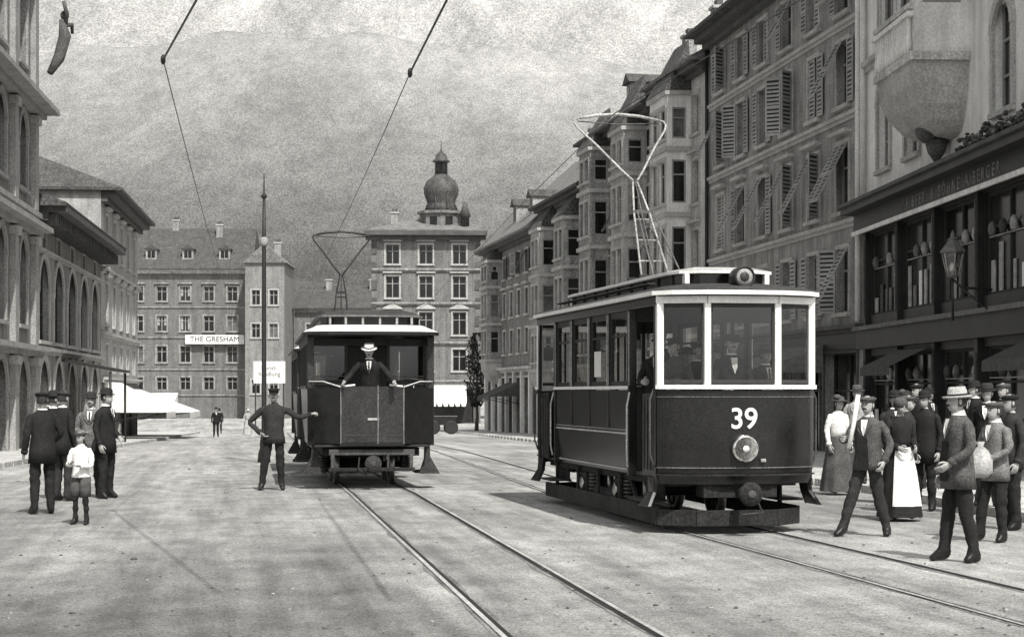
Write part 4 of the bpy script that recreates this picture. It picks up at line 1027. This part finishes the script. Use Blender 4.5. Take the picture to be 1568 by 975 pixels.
def person(name,x,y,face=0,h=1.72,z=None,J={},coat=m_suitD,trous=m_suitD,hat='bowler',hm=m_suitK,lean=0,head=0,nod=0,skirt=None,apron=False,coatlen=.80,shorts=False,mous=False,sleeve=None,shirt=True,wide=1.0,grip='',opencoat=False,tie=True):
    s=h/1.75; sleeve=sleeve or coat
    D=dict(pel=(0,0,.95),sp=(0,0,1.14),ch=(0,.0,1.33),nk=(0,-.005,1.46),nk2=(0,.01,1.56),
      shR=(.175,-.01,1.415),shL=(-.175,-.01,1.415),elR=(.235,-.04,1.14),elL=(-.235,-.04,1.14),wrR=(.245,.05,.89),wrL=(-.245,.05,.89),
      hR=(.09,0,.91),hL=(-.09,0,.91),kR=(.105,.02,.50),kL=(-.105,.02,.50),aR=(.115,-.02,.10),aL=(-.115,-.02,.10))
    D.update(J)
    for k in 'RL':
        a=Vector(D['a'+k]); sg=1 if k=='R' else -1
        D['t'+k]=(a.x+sg*.035,a.y+.15,a.z-.055);D['he'+k]=(a.x,a.y-.05,a.z-.05)
    low={'pel','hR','hL','kR','kL','aR','aL','tR','tL','heR','heL'}
    def L(k):
        v=Vector(D[k])
        if k in low: return v
        if k not in J: v.y+=lean*(v.z-.95)
        return v
    names=['pel','sp','ch','nk','nk2','shR','shL','elR','elL','wrR','wrL','hR','hL','kR','kL','aR','aL','tR','tL','heR','heL']
    rad=dict(pel=(.15,.115),sp=(.135,.10),ch=(.165,.11),nk=.06,nk2=.052,shR=.072,shL=.072,elR=.053,elL=.053,wrR=.042,wrL=.042,hR=.10,hL=.10,kR=.078,kL=.078,aR=.062,aL=.062,tR=(.042,.036),tL=(.042,.036),heR=.038,heL=.038)
    if shorts: rad.update(kR=.06,kL=.06,aR=.045,aL=.045)
    low_m=m_suitK if shorts else trous
    E=[('pel','sp',coat),('sp','ch',coat),('ch','nk',coat),('nk','nk2',m_skin),('ch','shR',coat),('ch','shL',coat),('shR','elR',sleeve),('shL','elL',sleeve),('elR','wrR',sleeve),('elL','wrL',sleeve),
       ('pel','hR',trous),('pel','hL',trous),('hR','kR',trous),('hL','kL',trous),('kR','aR',low_m),('kL','aL',low_m),('aR','tR',m_shoe),('aL','tL',m_shoe),('aR','heR',m_shoe),('aL','heL',m_shoe)]
    pos={k:L(k) for k in names}
    idx={k:i for i,k in enumerate(names)}
    vs,fs=skinmesh([tuple(pos[k]) for k in names],[rad[k] for k in names],[(idx[a],idx[b]) for a,b,_ in E])
    for v in vs:
        if .14<v.z<1.45:
            nn=noise.noise(Vector((v.x*9+x,v.y*9+y,v.z*14)))
            c=Vector((0.1*(1 if v.x>0 else -1) if v.z<.9 else 0,0,0)); d=Vector((v.x-c.x,v.y,0))
            if d.length>1e-4: v+=d.normalized()*nn*.02
    P=Part()
    segs=[(pos[a],pos[b],m) for a,b,m in E]
    groups={}
    for f in fs:
        c=sum((vs[i] for i in f),Vector())/len(f)
        best=None;bd=9
        for a,b,m in segs:
            d=b-a;t=max(0,min(1,(c-a).dot(d)/d.length_squared));q=(c-(a+d*t)).length
            if q<bd: bd=q;best=m
        if best is m_shoe and c.z>.135 : best=low_m
        groups.setdefault(best,[]).append(f)
    for m,ff in groups.items():
        used={};vv=[];nf=[]
        for f in ff:
            r=[]
            for i in f:
                if i not in used: used[i]=len(vv);vv.append(vs[i])
                r.append(used[i])
            nf.append(r)
        P.add(vv,nf,m,True)
    def sh(z): return lean*(z-.95) if z>.95 else 0
    rg=[(coatlen,.198,.150),(.93,.188,.144),(1.04,.168,.130),(1.15,.164,.126),(1.27,.182,.130),(1.37,.192,.123),(1.43,.165,.105),(1.475,.095,.08),(1.495,.07,.07)]
    def foldloft(rings,m,n=26,amp=.05):
        vv=[];ff=[]
        for j,(zz,rx,ry) in enumerate(rings):
            for k in range(n):
                t=2*math.pi*k/n;w=1+amp*noise.noise(Vector((math.cos(t)*2+x*3,math.sin(t)*2+y,zz*7)))*(1 if zz<1.4 else .3)
                vv.append((rx*w*math.cos(t),sh(zz)+ry*w*math.sin(t),zz))
        for j in range(len(rings)-1):
            for k in range(n): ff.append((j*n+k,j*n+(k+1)%n,(j+1)*n+(k+1)%n,(j+1)*n+k))
        ff.append(tuple(range(n))[::-1])
        P.add(vv,ff,m,True)
    if skirt is None:
        foldloft([(zz,rx*wide,ry*wide) for zz,rx,ry in rg],coat,amp=.14)
        if shirt:
            q=lambda xx,zz,o=0: (xx,sh(zz)+(.140 if zz>1.2 else .142)*wide*(1 if zz<1.38 else .86)+o,zz)
            P.add([q(-.045,1.46,-.01),q(.045,1.46,-.01),q(.03,1.34,.004),(0,sh(1.26)+.146*wide,1.26),q(-.03,1.34,.004)],[(0,1,2,3,4)],m_shirt)
            if tie: P.add([q(-.012,1.45,.0),q(.012,1.45,.0),q(.014,1.28,.012),q(-.014,1.28,.012)],[(0,1,2,3)],m_suitK)
            for sg in(-1,1):
                P.add([q(sg*.05,1.47,-.004),q(sg*.10,1.40,-.006),q(sg*.075,1.33,.006),(sg*.006,sh(1.25)+.150*wide,1.25),q(sg*.032,1.34,.01)],[(0,1,2,3,4)],sleeve)
        if opencoat:
            P.add([(-.05,sh(1.24)+.147*wide,1.24),(.05,sh(1.24)+.147*wide,1.24),(.08,.160*wide,.84),(-.08,.160*wide,.84)],[(0,1,2,3)],m_suitK)
        P.loft([(0,sh(1.45)+.0,1.455,.078,.072),(0,sh(1.5)+.0,1.515,.066,.066)],m_shirt if shirt else coat,12)
        if not shorts:
            for k in range(3): P.ball((.02,sh(1.05-.08*k)+.138*wide+.004*k,1.08-.09*k),.008,.006,.008,m_suitM,6,4)
    else:
        foldloft([(zz,rx*.92,ry*(1.0 if zz!=1.27 else 1.15)) for zz,rx,ry in rg[2:]],coat)
        n=36;rings=[(1.08,.13,.11),(.98,.18,.155),(.7,.235,.22),(.35,.285,.275),(.06,.32,.31)]
        def fold(t,j): return 1+.06*math.sin(t*9+x*5+.5*math.sin(t*3))*(j/4)
        vv=[];ff=[]
        for j,(zz,rx,ry) in enumerate(rings):
            for k in range(n):
                t=2*math.pi*k/n;w=fold(t,j)
                vv.append((rx*w*math.cos(t),ry*w*math.sin(t),zz))
        for j in range(4):
            for k in range(n): ff.append(((j+1)*n+k,(j+1)*n+(k+1)%n,j*n+(k+1)%n,j*n+k))
        P.add(vv,ff,skirt,True)
        if apron:
            vv=[];ff=[];m_=15
            for j,(zz,rx,ry) in enumerate([(1.05,.15,.128),(.98,.185,.16),(.7,.24,.225),(.4,.28,.27),(.22,.30,.29)]):
                for k in range(m_):
                    t=math.radians(40+100*k/(m_-1));w=fold(t,j)*1.035;vv.append((rx*w*math.cos(t),ry*w*math.sin(t),zz))
            for j in range(4):
                for k in range(m_-1): ff.append((j*m_+k,j*m_+k+1,(j+1)*m_+k+1,(j+1)*m_+k))
            P.add(vv,ff,m_shirt,True)
    if shorts:
        for k in 'RL':
            a=pos['h'+k];b=pos['k'+k];d=(b-a)
            P.tube([a+d*.0,a+d*.55,a+d*.9],[.105,.105,.10],trous,12)
    for k,sg in(('R',1),('L',-1)):
        w=pos['wr'+k];e=pos['el'+k];d=(w-e).normalized()
        zax=-d; f=Vector((0,1,0)) if abs(d.y)<.8 else Vector((0,0,1))
        yax=(f-zax*f.dot(zax)).normalized();xax=yax.cross(zax)
        V,F=HT['g' if k in grip else 'r']
        T=Matrix(((xax.x,yax.x,zax.x,w.x),(xax.y,yax.y,zax.y,w.y),(xax.z,yax.z,zax.z,w.z),(0,0,0,1)))
        if sg<0: V=[Vector((-v.x,v.y,v.z)) for v in V]
        P.add(V,F,m_skin,True,T)
        P.tube([w-d*.05,w+d*.006],[.05,.047],sleeve,10)
        if shirt: P.tube([w+d*.004,w+d*.012],[.036,.035],m_suitL,10)
    hc=Vector((0,.02+lean*.7,1.635))
    HM=Matrix.Translation(hc)@Matrix.Rotation(math.radians(head),4,'Z')@Matrix.Rotation(math.radians(nod),4,'X')
    vv=[];ff=[];n=18;kk=14
    for j in range(kk+1):
        a=math.pi*j/kk;zz=-math.cos(a)
        for i in range(n):
            t=2*math.pi*i/n;cx=math.cos(t);cy=math.sin(t)
            rx=.074;ry=.095
            if zz<0: rx*=1-.30*(-zz)**1.2; 
            X=rx*math.sin(a)**.85*cx if math.sin(a)>0 else 0
            Y=ry*math.sin(a)**.85*cy if math.sin(a)>0 else 0
            if zz<-.2 and cy<0: Y*=.75
            if zz<-.3 and cy>0: Y+=.012
            if abs(zz-.08)<.12 and cy>.6 and .2<abs(cx)<.62: Y-=.007
            vv.append((X,Y,zz*.118))
    for j in range(kk):
        for i in range(n): ff.append((j*n+i,j*n+(i+1)%n,(j+1)*n+(i+1)%n,(j+1)*n+i))
    P.add(vv,ff,m_skin,True,HM)
    P.add([(-.008,.09,.015),(.008,.09,.015),(.016,.088,-.028),(-.016,.088,-.028),(0,.118,-.024)],[(0,4,1),(1,4,2),(2,4,3),(3,4,0)],m_skin,False,HM)
    for sg in(-1,1):
        P.ball((sg*.028,.083,.010),.011,.007,.006,m_suitL,8,6,HM);P.ball((sg*.028,.088,.010),.006,.004,.006,m_hair,6,4,HM)
        P.box(sg*.014,sg*.045,.083,.091,.026,.032,m_hair,HM)
        P.ball((sg*.075,0,-.005),.010,.018,.030,m_skin,8,6,HM)
    P.box(-.022,.022,.085,.092,-.058,-.052,m_suitM,HM)
    if mous: P.ball((0,.094,-.043),.032,.012,.010,m_hair,8,6,HM)
    hv=[];hf=[]
    for j in range(9):
        a=math.pi*(.36+.64*j/8)
        for i in range(n):
            t=2*math.pi*i/n
            hv.append((.079*math.sin(a)*math.cos(t),-.010+.098*math.sin(a)*math.sin(t),-.122*math.cos(a)))
    for j in range(8):
        for i in range(n):
            t=2*math.pi*(i+.5)/n
            if math.sin(t)>.2 and j<5: continue
            hf.append((j*n+i,j*n+(i+1)%n,(j+1)*n+(i+1)%n,(j+1)*n+i))
    P.add(hv,hf,m_hair,True,HM)
    HB=HM@Matrix.Translation((0,-.008,.045))@Matrix.Rotation(math.radians(-4),4,'X')
    def el(prof,m,yoff=0): P.loft([(0,yoff,zz,r,r*1.18) for r,zz in prof],m,20,HB)
    if hat=='bowler': el([(.083,0),(.113,.0),(.120,.012),(.115,.014),(.088,.008),(.087,.05),(.078,.085),(.05,.105),(.01,.110)],hm)
    elif hat=='boater':
        el([(.083,0),(.14,0),(.14,.01),(.086,.01),(.084,.075),(.08,.08),(.01,.08)],hm);el([(.0875,.012),(.0875,.035)],m_suitK)
    elif hat=='soft':
        el([(.083,0),(.125,-.012),(.136,.004),(.13,.008),(.088,.01),(.085,.06),(.07,.10),(.03,.09),(.01,.085)],hm);el([(.089,.012),(.088,.03)],m_suitK)
    elif hat=='cap':
        el([(.083,-.005),(.085,.03),(.10,.055),(.098,.065),(.01,.075)],hm)
        P.add([(-.07,.075,.0),(0,.10,.0),(.07,.075,.0),(.055,.135,-.018),(0,.155,-.022),(-.055,.135,-.018),(-.07,.075,.008),(0,.10,.008),(.07,.075,.008),(.055,.135,-.012),(0,.155,-.015),(-.055,.135,-.012)],[(0,1,4,5),(1,2,3,4),(6,7,10,11),(7,8,9,10),(5,4,10,11),(4,3,9,10),(0,5,11,6),(2,3,9,8)],m_suitK,False,HB)
    elif hat=='flat':
        el([(.083,-.005),(.088,.01),(.106,.03),(.104,.042),(.07,.058),(.01,.062)],hm,.008)
        P.add([(-.06,.085,.01),(.06,.085,.01),(.045,.14,.002),(-.045,.14,.002),(-.06,.085,.02),(.06,.085,.02),(.045,.14,.008),(-.045,.14,.008)],[(0,1,2,3),(4,5,6,7),(2,3,7,6),(0,3,7,4),(1,2,6,5)],hm,False,HB)
    elif hat=='woman': el([(.083,.0),(.15,.0),(.16,.01),(.1,.02),(.09,.07),(.05,.09),(.01,.09)],hm);P.ball((.06,.03,.07),.07,.08,.05,m_suitM,8,6,HB)
    elif hat=='scarf': el([(.09,-.06),(.095,0),(.085,.05),(.05,.08),(.01,.085)],hm)
    me=P.mesh(name);ob=bpy.data.objects.new(name,me);scene.collection.objects.link(ob)
    zz=G(y) if z is None else z
    foot=min(v.z for v in P.v)
    ob.matrix_world=Matrix.Translation((x,y,zz-foot*s if skirt is None else zz))@Matrix.Rotation(math.radians(180+face),4,'Z')@Matrix.Scale(s,4)
    return ob
PAV=.12
# left group
person('man_in_dark_suit',-6.47,25.2,-150,1.71,coat=m_suitK,trous=m_suitK,hat='flat',coatlen=.74,J=dict(kR=(.11,.04,.5),wrR=(.16,.16,1.02),elR=(.26,-.03,1.15)),head=-20)
person('man_in_dark_suit',-6.93,28.2,150,1.72,coat=m_suitK,trous=m_suitD,hat='flat',hm=m_suitD,coatlen=.76)
person('man_in_light_shirt',-6.72,29.2,0,1.68,coat=m_suitG,trous=m_suitD,hat='bowler',hm=m_suitD,mous=True,J=dict(wrR=(.1,.2,1.1),elR=(.25,.0,1.14)))
person('man_in_dark_suit',-6.42,28.9,70,1.74,coat=m_suitK,trous=m_suitK,hat='bowler',coatlen=.75,J=dict(wrL=(-.17,.14,1.0),elL=(-.25,-.05,1.15)))
person('man_in_dark_suit',-7.2,28.7,120,1.70,coat=m_suitK,trous=m_suitK,hat='bowler',hm=m_suitK,coatlen=.76)
person('boy',-5.47,23.2,-15,1.20,coat=m_shirt,trous=m_suitM,hat='flat',hm=m_suitM,shorts=True,shirt=False,coatlen=.90,wide=.92,J=dict(wrR=(.10,.19,1.16),elR=(.24,.03,1.12),wrL=(-.10,.19,1.12),elL=(-.24,.03,1.12)))
person('tram_conductor',-4.13,31.7,5,1.79,coat=m_suitD,trous=m_suitK,hat='cap',hm=m_suitK,mous=True,shirt=False,coatlen=.82,grip='L',
   J=dict(elR=(.42,-.06,1.17),wrR=(.22,.06,1.0),elL=(-.42,-.05,1.25),wrL=(-.62,-.1,1.31),kR=(.15,.03,.5),aR=(.20,-.0,.10),kL=(-.11,.02,.5),aL=(-.13,-.03,.10)))
person('man_in_straw_hat',-2.50,32.22,0,1.76,z=.78,coat=m_suitK,trous=m_suitK,hat='boater',hm=m_shirt,lean=.28,mous=True,nod=-14,grip='RL',
   J=dict(elR=(.33,.14,1.22),wrR=(.42,.33,1.10),elL=(-.33,.14,1.22),wrL=(-.44,.33,1.10)))
def tl(lx,ly):
    v=tram.matrix_world@Vector((lx,ly,0)); return v.x,v.y
x,y=tl(-.05,3.12);person('tram_driver',x,y,11,1.70,z=.70,coat=m_suitK,trous=m_suitK,hat='cap',hm=m_suitK,mous=True,shirt=True,tie=False,J=dict(elR=(.25,.08,1.15),wrR=(.18,.24,1.08),elL=(-.25,.08,1.15),wrL=(-.22,.24,1.08)))
x,y=tl(.22,2.6);person('passenger',x,y,40,1.62,z=.70,coat=m_suitD,trous=m_suitK,hat='flat')
x,y=tl(-.55,2.9);person('passenger',x,y,20,1.56,z=.70,coat=m_suitM,trous=m_suitK,hat='soft',hm=m_suitM)
x,y=tl(.60,2.95);person('passenger',x,y,-50,1.66,z=.70,coat=m_suitM,trous=m_suitK,hat='cap',hm=m_suitK,shirt=False)
x,y=tl(.66,2.45);person('tram_conductor',x,y,-25,1.72,z=.70,coat=m_suitK,trous=m_suitK,hat='cap',hm=m_suitG,mous=True,J=dict(elR=(.24,.02,1.15),wrR=(.14,.2,1.15)))
for yy in(-1.4,-.3,.9):
    x,y=tl(-.5,yy);person('passenger',x,y,U(-60,60),1.6,z=.70,coat=random.choice([m_suitD,m_suitM]),trous=m_suitK,hat='bowler')
# right group
person('workman',4.15,21.3,-35,1.66,coat=m_suitM,trous=m_suitD,hat='flat',hm=m_suitM,mous=True,coatlen=.84,grip='R',opencoat=True,tie=False,
   J=dict(kR=(.17,.10,.51),aR=(.27,.16,.10),kL=(-.12,-.03,.5),aL=(-.18,-.18,.10),elR=(.26,.10,1.2),wrR=(.20,.30,1.22),elL=(-.27,-.06,1.15),wrL=(-.25,.1,.95)))
O=Obj('rolled_paper',(3.93,21.02,1.33));O.p('roll').tube([(-.06,0,-.3),(-.0,0,.0),(.05,0,.32)],[.026,.026,.026],m_shirt,10);O.done(single=True)
person('woman_in_apron',5.07,23.9,20,1.60,coat=m_suitK,skirt=m_suitK,apron=True,hat='scarf',hm=m_suitM,shirt=False,J=dict(wrR=(.14,.18,1.05),wrL=(-.14,.18,1.05)))
person('man_in_dark_suit',5.85,25.9,-40,1.70,coat=m_suitK,trous=m_suitK,hat='bowler',coatlen=.72,shirt=False)
person('man_in_straw_hat',4.42,18.1,-75,1.73,coat=m_suitM,trous=m_suitK,hat='soft',hm=m_suitL,mous=True,coatlen=.76,wide=1.06,opencoat=True,tie=False,
   J=dict(kR=(.12,.05,.5),aR=(.13,.09,.10),aL=(-.14,-.12,.10),kL=(-.12,-.02,.5),elL=(-.26,.0,1.16),wrL=(-.2,.2,1.02)))
person('man_in_light_jacket',5.42,20.5,-60,1.60,coat=m_suitG,trous=m_suitK,hat='flat',hm=m_suitM,coatlen=.78,tie=False,J=dict(aR=(.14,.12,.10),kR=(.12,.1,.5),elR=(.25,.0,1.15),wrR=(.15,.22,1.08),wrL=(-.12,.24,1.05),elL=(-.25,.02,1.15)))
O=Obj('bundle',(5.2,20.3,.93));O.p('bag').loft([(0,0,-.20,.07,.06),(0.01,0,-.14,.13,.10),(0,.01,0,.14,.11),(0,0,.10,.09,.08),(0,0,.15,.03,.03),(0,0,.20,.05,.05)],m_suitL,14);O.done(single=True)
kx=lambda y:lin(KR,y)
for (nm,px,py,fa,h,kw) in (
  ('woman',5.35,30.0,30,1.6,dict(coat=m_shirt,skirt=m_suitM,hat='woman',hm=m_suitM,shirt=False)),
  ('man_in_light_shirt',5.95,31.5,-20,1.7,dict(coat=m_suitL,trous=m_suitM,hat='soft',hm=m_suitM,tie=False)),
  ('man_in_dark_suit',5.75,27.5,10,1.70,dict(coat=m_suitD,trous=m_suitD,hat='bowler')),
  ('man_in_dark_suit',6.55,29.5,-60,1.72,dict(coat=m_suitK,trous=m_suitD,hat='flat',shirt=False)),
  ('man_in_dark_suit',7.4,27.5,-50,1.72,dict(coat=m_suitD,trous=m_suitM,hat='flat',hm=m_suitM)),
  ('woman',7.0,32.5,-20,1.6,dict(coat=m_suitM,skirt=m_suitD,hat='woman',hm=m_suitD,shirt=False)),
  ('man_in_dark_suit',7.6,30.0,-70,1.74,dict(coat=m_suitK,trous=m_suitK,hat='bowler')),
  ('man_in_dark_suit',6.1,22.3,-80,1.68,dict(coat=m_suitD,trous=m_suitK,hat='flat',hm=m_suitK,shirt=False)),
  ('man_in_dark_suit',6.5,25.0,-30,1.68,dict(coat=m_suitK,trous=m_suitK,hat='soft',hm=m_suitD,tie=False)),
  ('man_in_dark_suit',5.5,25.5,60,1.66,dict(coat=m_suitD,trous=m_suitK,hat='flat',hm=m_suitM,shirt=False)),
  ('woman',8.4,33.0,-50,1.62,dict(coat=m_suitM,skirt=m_suitK,hat='woman',hm=m_suitM,shirt=False)),
  ('man_in_dark_suit',8.2,36.0,30,1.72,dict(coat=m_suitK,trous=m_suitK,hat='bowler')),
  ('man_in_dark_suit',-17.0,105,20,1.72,dict(coat=m_suitK,trous=m_suitK,hat='bowler')),
  ('man_in_dark_suit',-20.0,125,200,1.72,dict(coat=m_suitK,trous=m_suitK,hat='bowler')),
  ('woman',-16.2,112,20,1.62,dict(coat=m_suitL,skirt=m_suitL,hat='woman',hm=m_straw,shirt=False)),
  ('man_in_dark_suit',-15.2,60,120,1.72,dict(coat=m_suitD,trous=m_suitD,hat='bowler')),
):
    on=(px>kx(py) and px>0) or (px<facL(py)+2.3 and py<124)
    person(nm,px,py,fa,h,z=G(py)+(PAV if on else 0),**kw)

O=Obj('handcart',(-4.6,120,G(120)),(1,.1));P=O.p('body');P.box(-.9,.9,-.5,.5,.6,1.15,m_shop);P.box(-1.0,1.0,-.55,.55,1.152,1.2,m_suitG)
for x in(-.45,.45):
    for s in(-.62,.62):
        T=Matrix.Translation((x*1.3,s,.45))@Matrix.Rotation(math.radians(90),4,'X')
        P.lathe([(.45,-.03),(.45,.03),(.38,.03)],m_iron,n=16,M=T)
P.tube([(.9,0,.8),(1.9,0,.9)],.03,m_wood);O.done()

O=Obj('street_tree',(-2.6,134,-1.2));P=O.p('trunk');P.tube([(0,0,0),(.05,0,1.2),(0,.05,2.4),(.05,0,4.5)],[.16,.12,.1,.05],m_bark,8)
for k in range(9):
    t=k*2.4;P.tube([(0,0,2+.35*k),(.5*math.cos(t),.5*math.sin(t),2.6+.35*k),(.9*math.cos(t),.9*math.sin(t),3.2+.3*k)],[.05,.035,.015],m_bark,5)
P=O.p('leaves')
for k in range(2600):
    t=U(0,6.28);rr=U(0,1)**.5*1.0;zz=U(1.8,7.2);env=math.sin(min(1,max(0,(zz-1.5)/5.9))*math.pi)**.6
    if noise.noise(Vector((rr*math.cos(t)*1.3,rr*math.sin(t)*1.3,zz*1.1)))<-.12: continue
    c=Vector((rr*env*math.cos(t),rr*env*math.sin(t),zz));a=Vector((U(-1,1),U(-1,1),U(-1,1))).normalized()*.11;b=a.cross(Vector((U(-1,1),U(-1,1),U(-1,1)))).normalized()*.07
    P.add([c-a,c+b,c+a,c-b],[(0,1,2,3)],m_leaf)
O.done()

# ---------------------------------------------------------------- mountains
def mountmat(name,lo,hi,za,zb,snow,fsc,ga=-35,gam=.14):
    m=bpy.data.materials.new(name);m.use_nodes=True;nt=m.node_tree;N=nt.nodes;L=nt.links;b=N['Principled BSDF'];b.inputs['Roughness'].default_value=1;b.inputs['Specular IOR Level'].default_value=0
    geo=N.new('ShaderNodeNewGeometry');sp=N.new('ShaderNodeSeparateXYZ');L.new(geo.outputs['Position'],sp.inputs[0])
    def nz(sc,det,ro=.6,mp=(1,.25,1),rot=0):
        q0=N.new('ShaderNodeMapping');q0.inputs['Rotation'].default_value=(0,math.radians(rot),0);L.new(geo.outputs['Position'],q0.inputs['Vector'])
        q=N.new('ShaderNodeMapping');q.inputs['Scale'].default_value=mp;L.new(q0.outputs[0],q.inputs['Vector'])
        n=N.new('ShaderNodeTexNoise');n.inputs['Scale'].default_value=sc;n.inputs['Detail'].default_value=det;n.inputs['Roughness'].default_value=ro;L.new(q.outputs[0],n.inputs['Vector']);return n.outputs[0]
    def ma(op,a,c):
        q=N.new('ShaderNodeMath');q.operation=op
        for i,v in enumerate((a,c)):
            if isinstance(v,(int,float)): q.inputs[i].default_value=v
            else: L.new(v,q.inputs[i])
        return q.outputs[0]
    def mr(v,a,c,d,e):
        r=N.new('ShaderNodeMapRange');L.new(v,r.inputs[0])
        for i,k in enumerate((a,c,d,e)): r.inputs[i+1].default_value=k
        return r.outputs[0]
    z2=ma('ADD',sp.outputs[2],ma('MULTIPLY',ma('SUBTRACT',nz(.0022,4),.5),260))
    base=mr(z2,za,zb,lo,hi)  # paler with height: haze painted into the base colour, along with forest-to-rock tone
    v=ma('MULTIPLY',base,mr(nz(fsc,1,.8),.36,.64,.72,1.30))
    v=ma('MULTIPLY',v,mr(nz(.05,5,.75),.35,.65,.84,1.16))
    v=ma('MULTIPLY',v,mr(nz(.009,5,.62,(1,.2,.2),ga),.35,.65,1-gam,1+gam))
    v=ma('MULTIPLY',v,mr(nz(.007,5,.62,(1,.2,.25),30),.35,.65,1-gam,1+gam))
    out=v
    if snow:
        sn=nz(.012,4,.55,(1,.2,1.6),28)
        msk=ma('MULTIPLY',mr(sn,.56,.62,0,.85),mr(z2,snow,snow+60,0,1))
        mx=N.new('ShaderNodeMix');mx.data_type='FLOAT';L.new(msk,mx.inputs[0]);L.new(v,mx.inputs[2]);mx.inputs[3].default_value=.72;out=mx.outputs[0]
    vm=N.new('ShaderNodeVectorMath');vm.operation='SCALE';vm.inputs[0].default_value=TINT;L.new(out,vm.inputs['Scale']);L.new(vm.outputs[0],b.inputs['Base Color'])
    return m
def mountain(name,y0,y1,y2,Hf,mm,xw,nx,ny,amp,seed):
    P=Part();vs=[]
    for j in range(ny+1):
        for i in range(nx+1):
            x=-xw+2*xw*i/nx;y=y0+(y2-y0)*j/ny
            t=max(0,min(1,(y-y0)/(y1-y0)));h=Hf(x)*(t**1.1)
            if y>y1:h-= (y-y1)*.6
            f=noise.fractal(Vector((x/600,y/1100,seed)),.9,2.2,8);rdg=1-abs(noise.noise(Vector((x/220+y/900,y/1300,seed+4))))
            h+=t*(f*amp+(rdg-.6)*amp*.9)
            vs.append((x,y,h-3))
    P.add(vs,[(j*(nx+1)+i,j*(nx+1)+i+1,(j+1)*(nx+1)+i+1,(j+1)*(nx+1)+i) for j in range(ny) for i in range(nx)],mm,True)
    ob=bpy.data.objects.new(name,P.mesh(name));scene.collection.objects.link(ob)
mountain('mountain',2400,3700,4300,lambda x:1040,mountmat('mountain_rock_haze_tint',.22,.36,300,850,700,.32,gam=.16),4200,170,60,130,3.1)
def Hn(x):
    return 345+ 115*math.exp(-((x+230)/560)**2)
mountain('wooded_hill',1300,2300,2700,Hn,mountmat('wooded_slope_haze_tint',.085,.29,120,440,0,.6,gam=.12),2600,330,90,42,9.7)

# ---------------------------------------------------------------- light / camera
sd=Vector((.34,-.94,0)).normalized();el=math.radians(52)
sv=Vector((sd.x*math.cos(el),sd.y*math.cos(el),math.sin(el)))
ld=bpy.data.lights.new('sun','SUN');ld.energy=4.8;ld.angle=math.radians(.6);ld.color=(1,.975,.93)
lo=bpy.data.objects.new('sun',ld);scene.collection.objects.link(lo);lo.rotation_euler=sv.to_track_quat('Z','Y').to_euler();lo.location=(0,0,40)
w=bpy.data.worlds.new('World');scene.world=w;w.use_nodes=True;nt=w.node_tree
sk=nt.nodes.new('ShaderNodeTexSky');sk.sky_type='NISHITA';sk.sun_disc=False;sk.sun_elevation=el;sk.sun_rotation=math.atan2(sd.x,sd.y)
sk.dust_density=3
bw=nt.nodes.new('ShaderNodeHueSaturation');bw.inputs['Saturation'].default_value=.04
nt.links.new(sk.outputs[0],bw.inputs['Color']);nt.links.new(bw.outputs[0],nt.nodes['Background'].inputs[0]);nt.nodes['Background'].inputs[1].default_value=.15
cd=bpy.data.cameras.new('camera');cam=bpy.data.objects.new('camera',cd);scene.collection.objects.link(cam)
cam.location=(0,0,1.68);cam.rotation_euler=(math.radians(90),0,0);cd.sensor_width=36;cd.lens=36*2800/1568;cd.shift_y=112.5/1568;cd.clip_end=12000;cd.clip_start=.1
scene.camera=cam
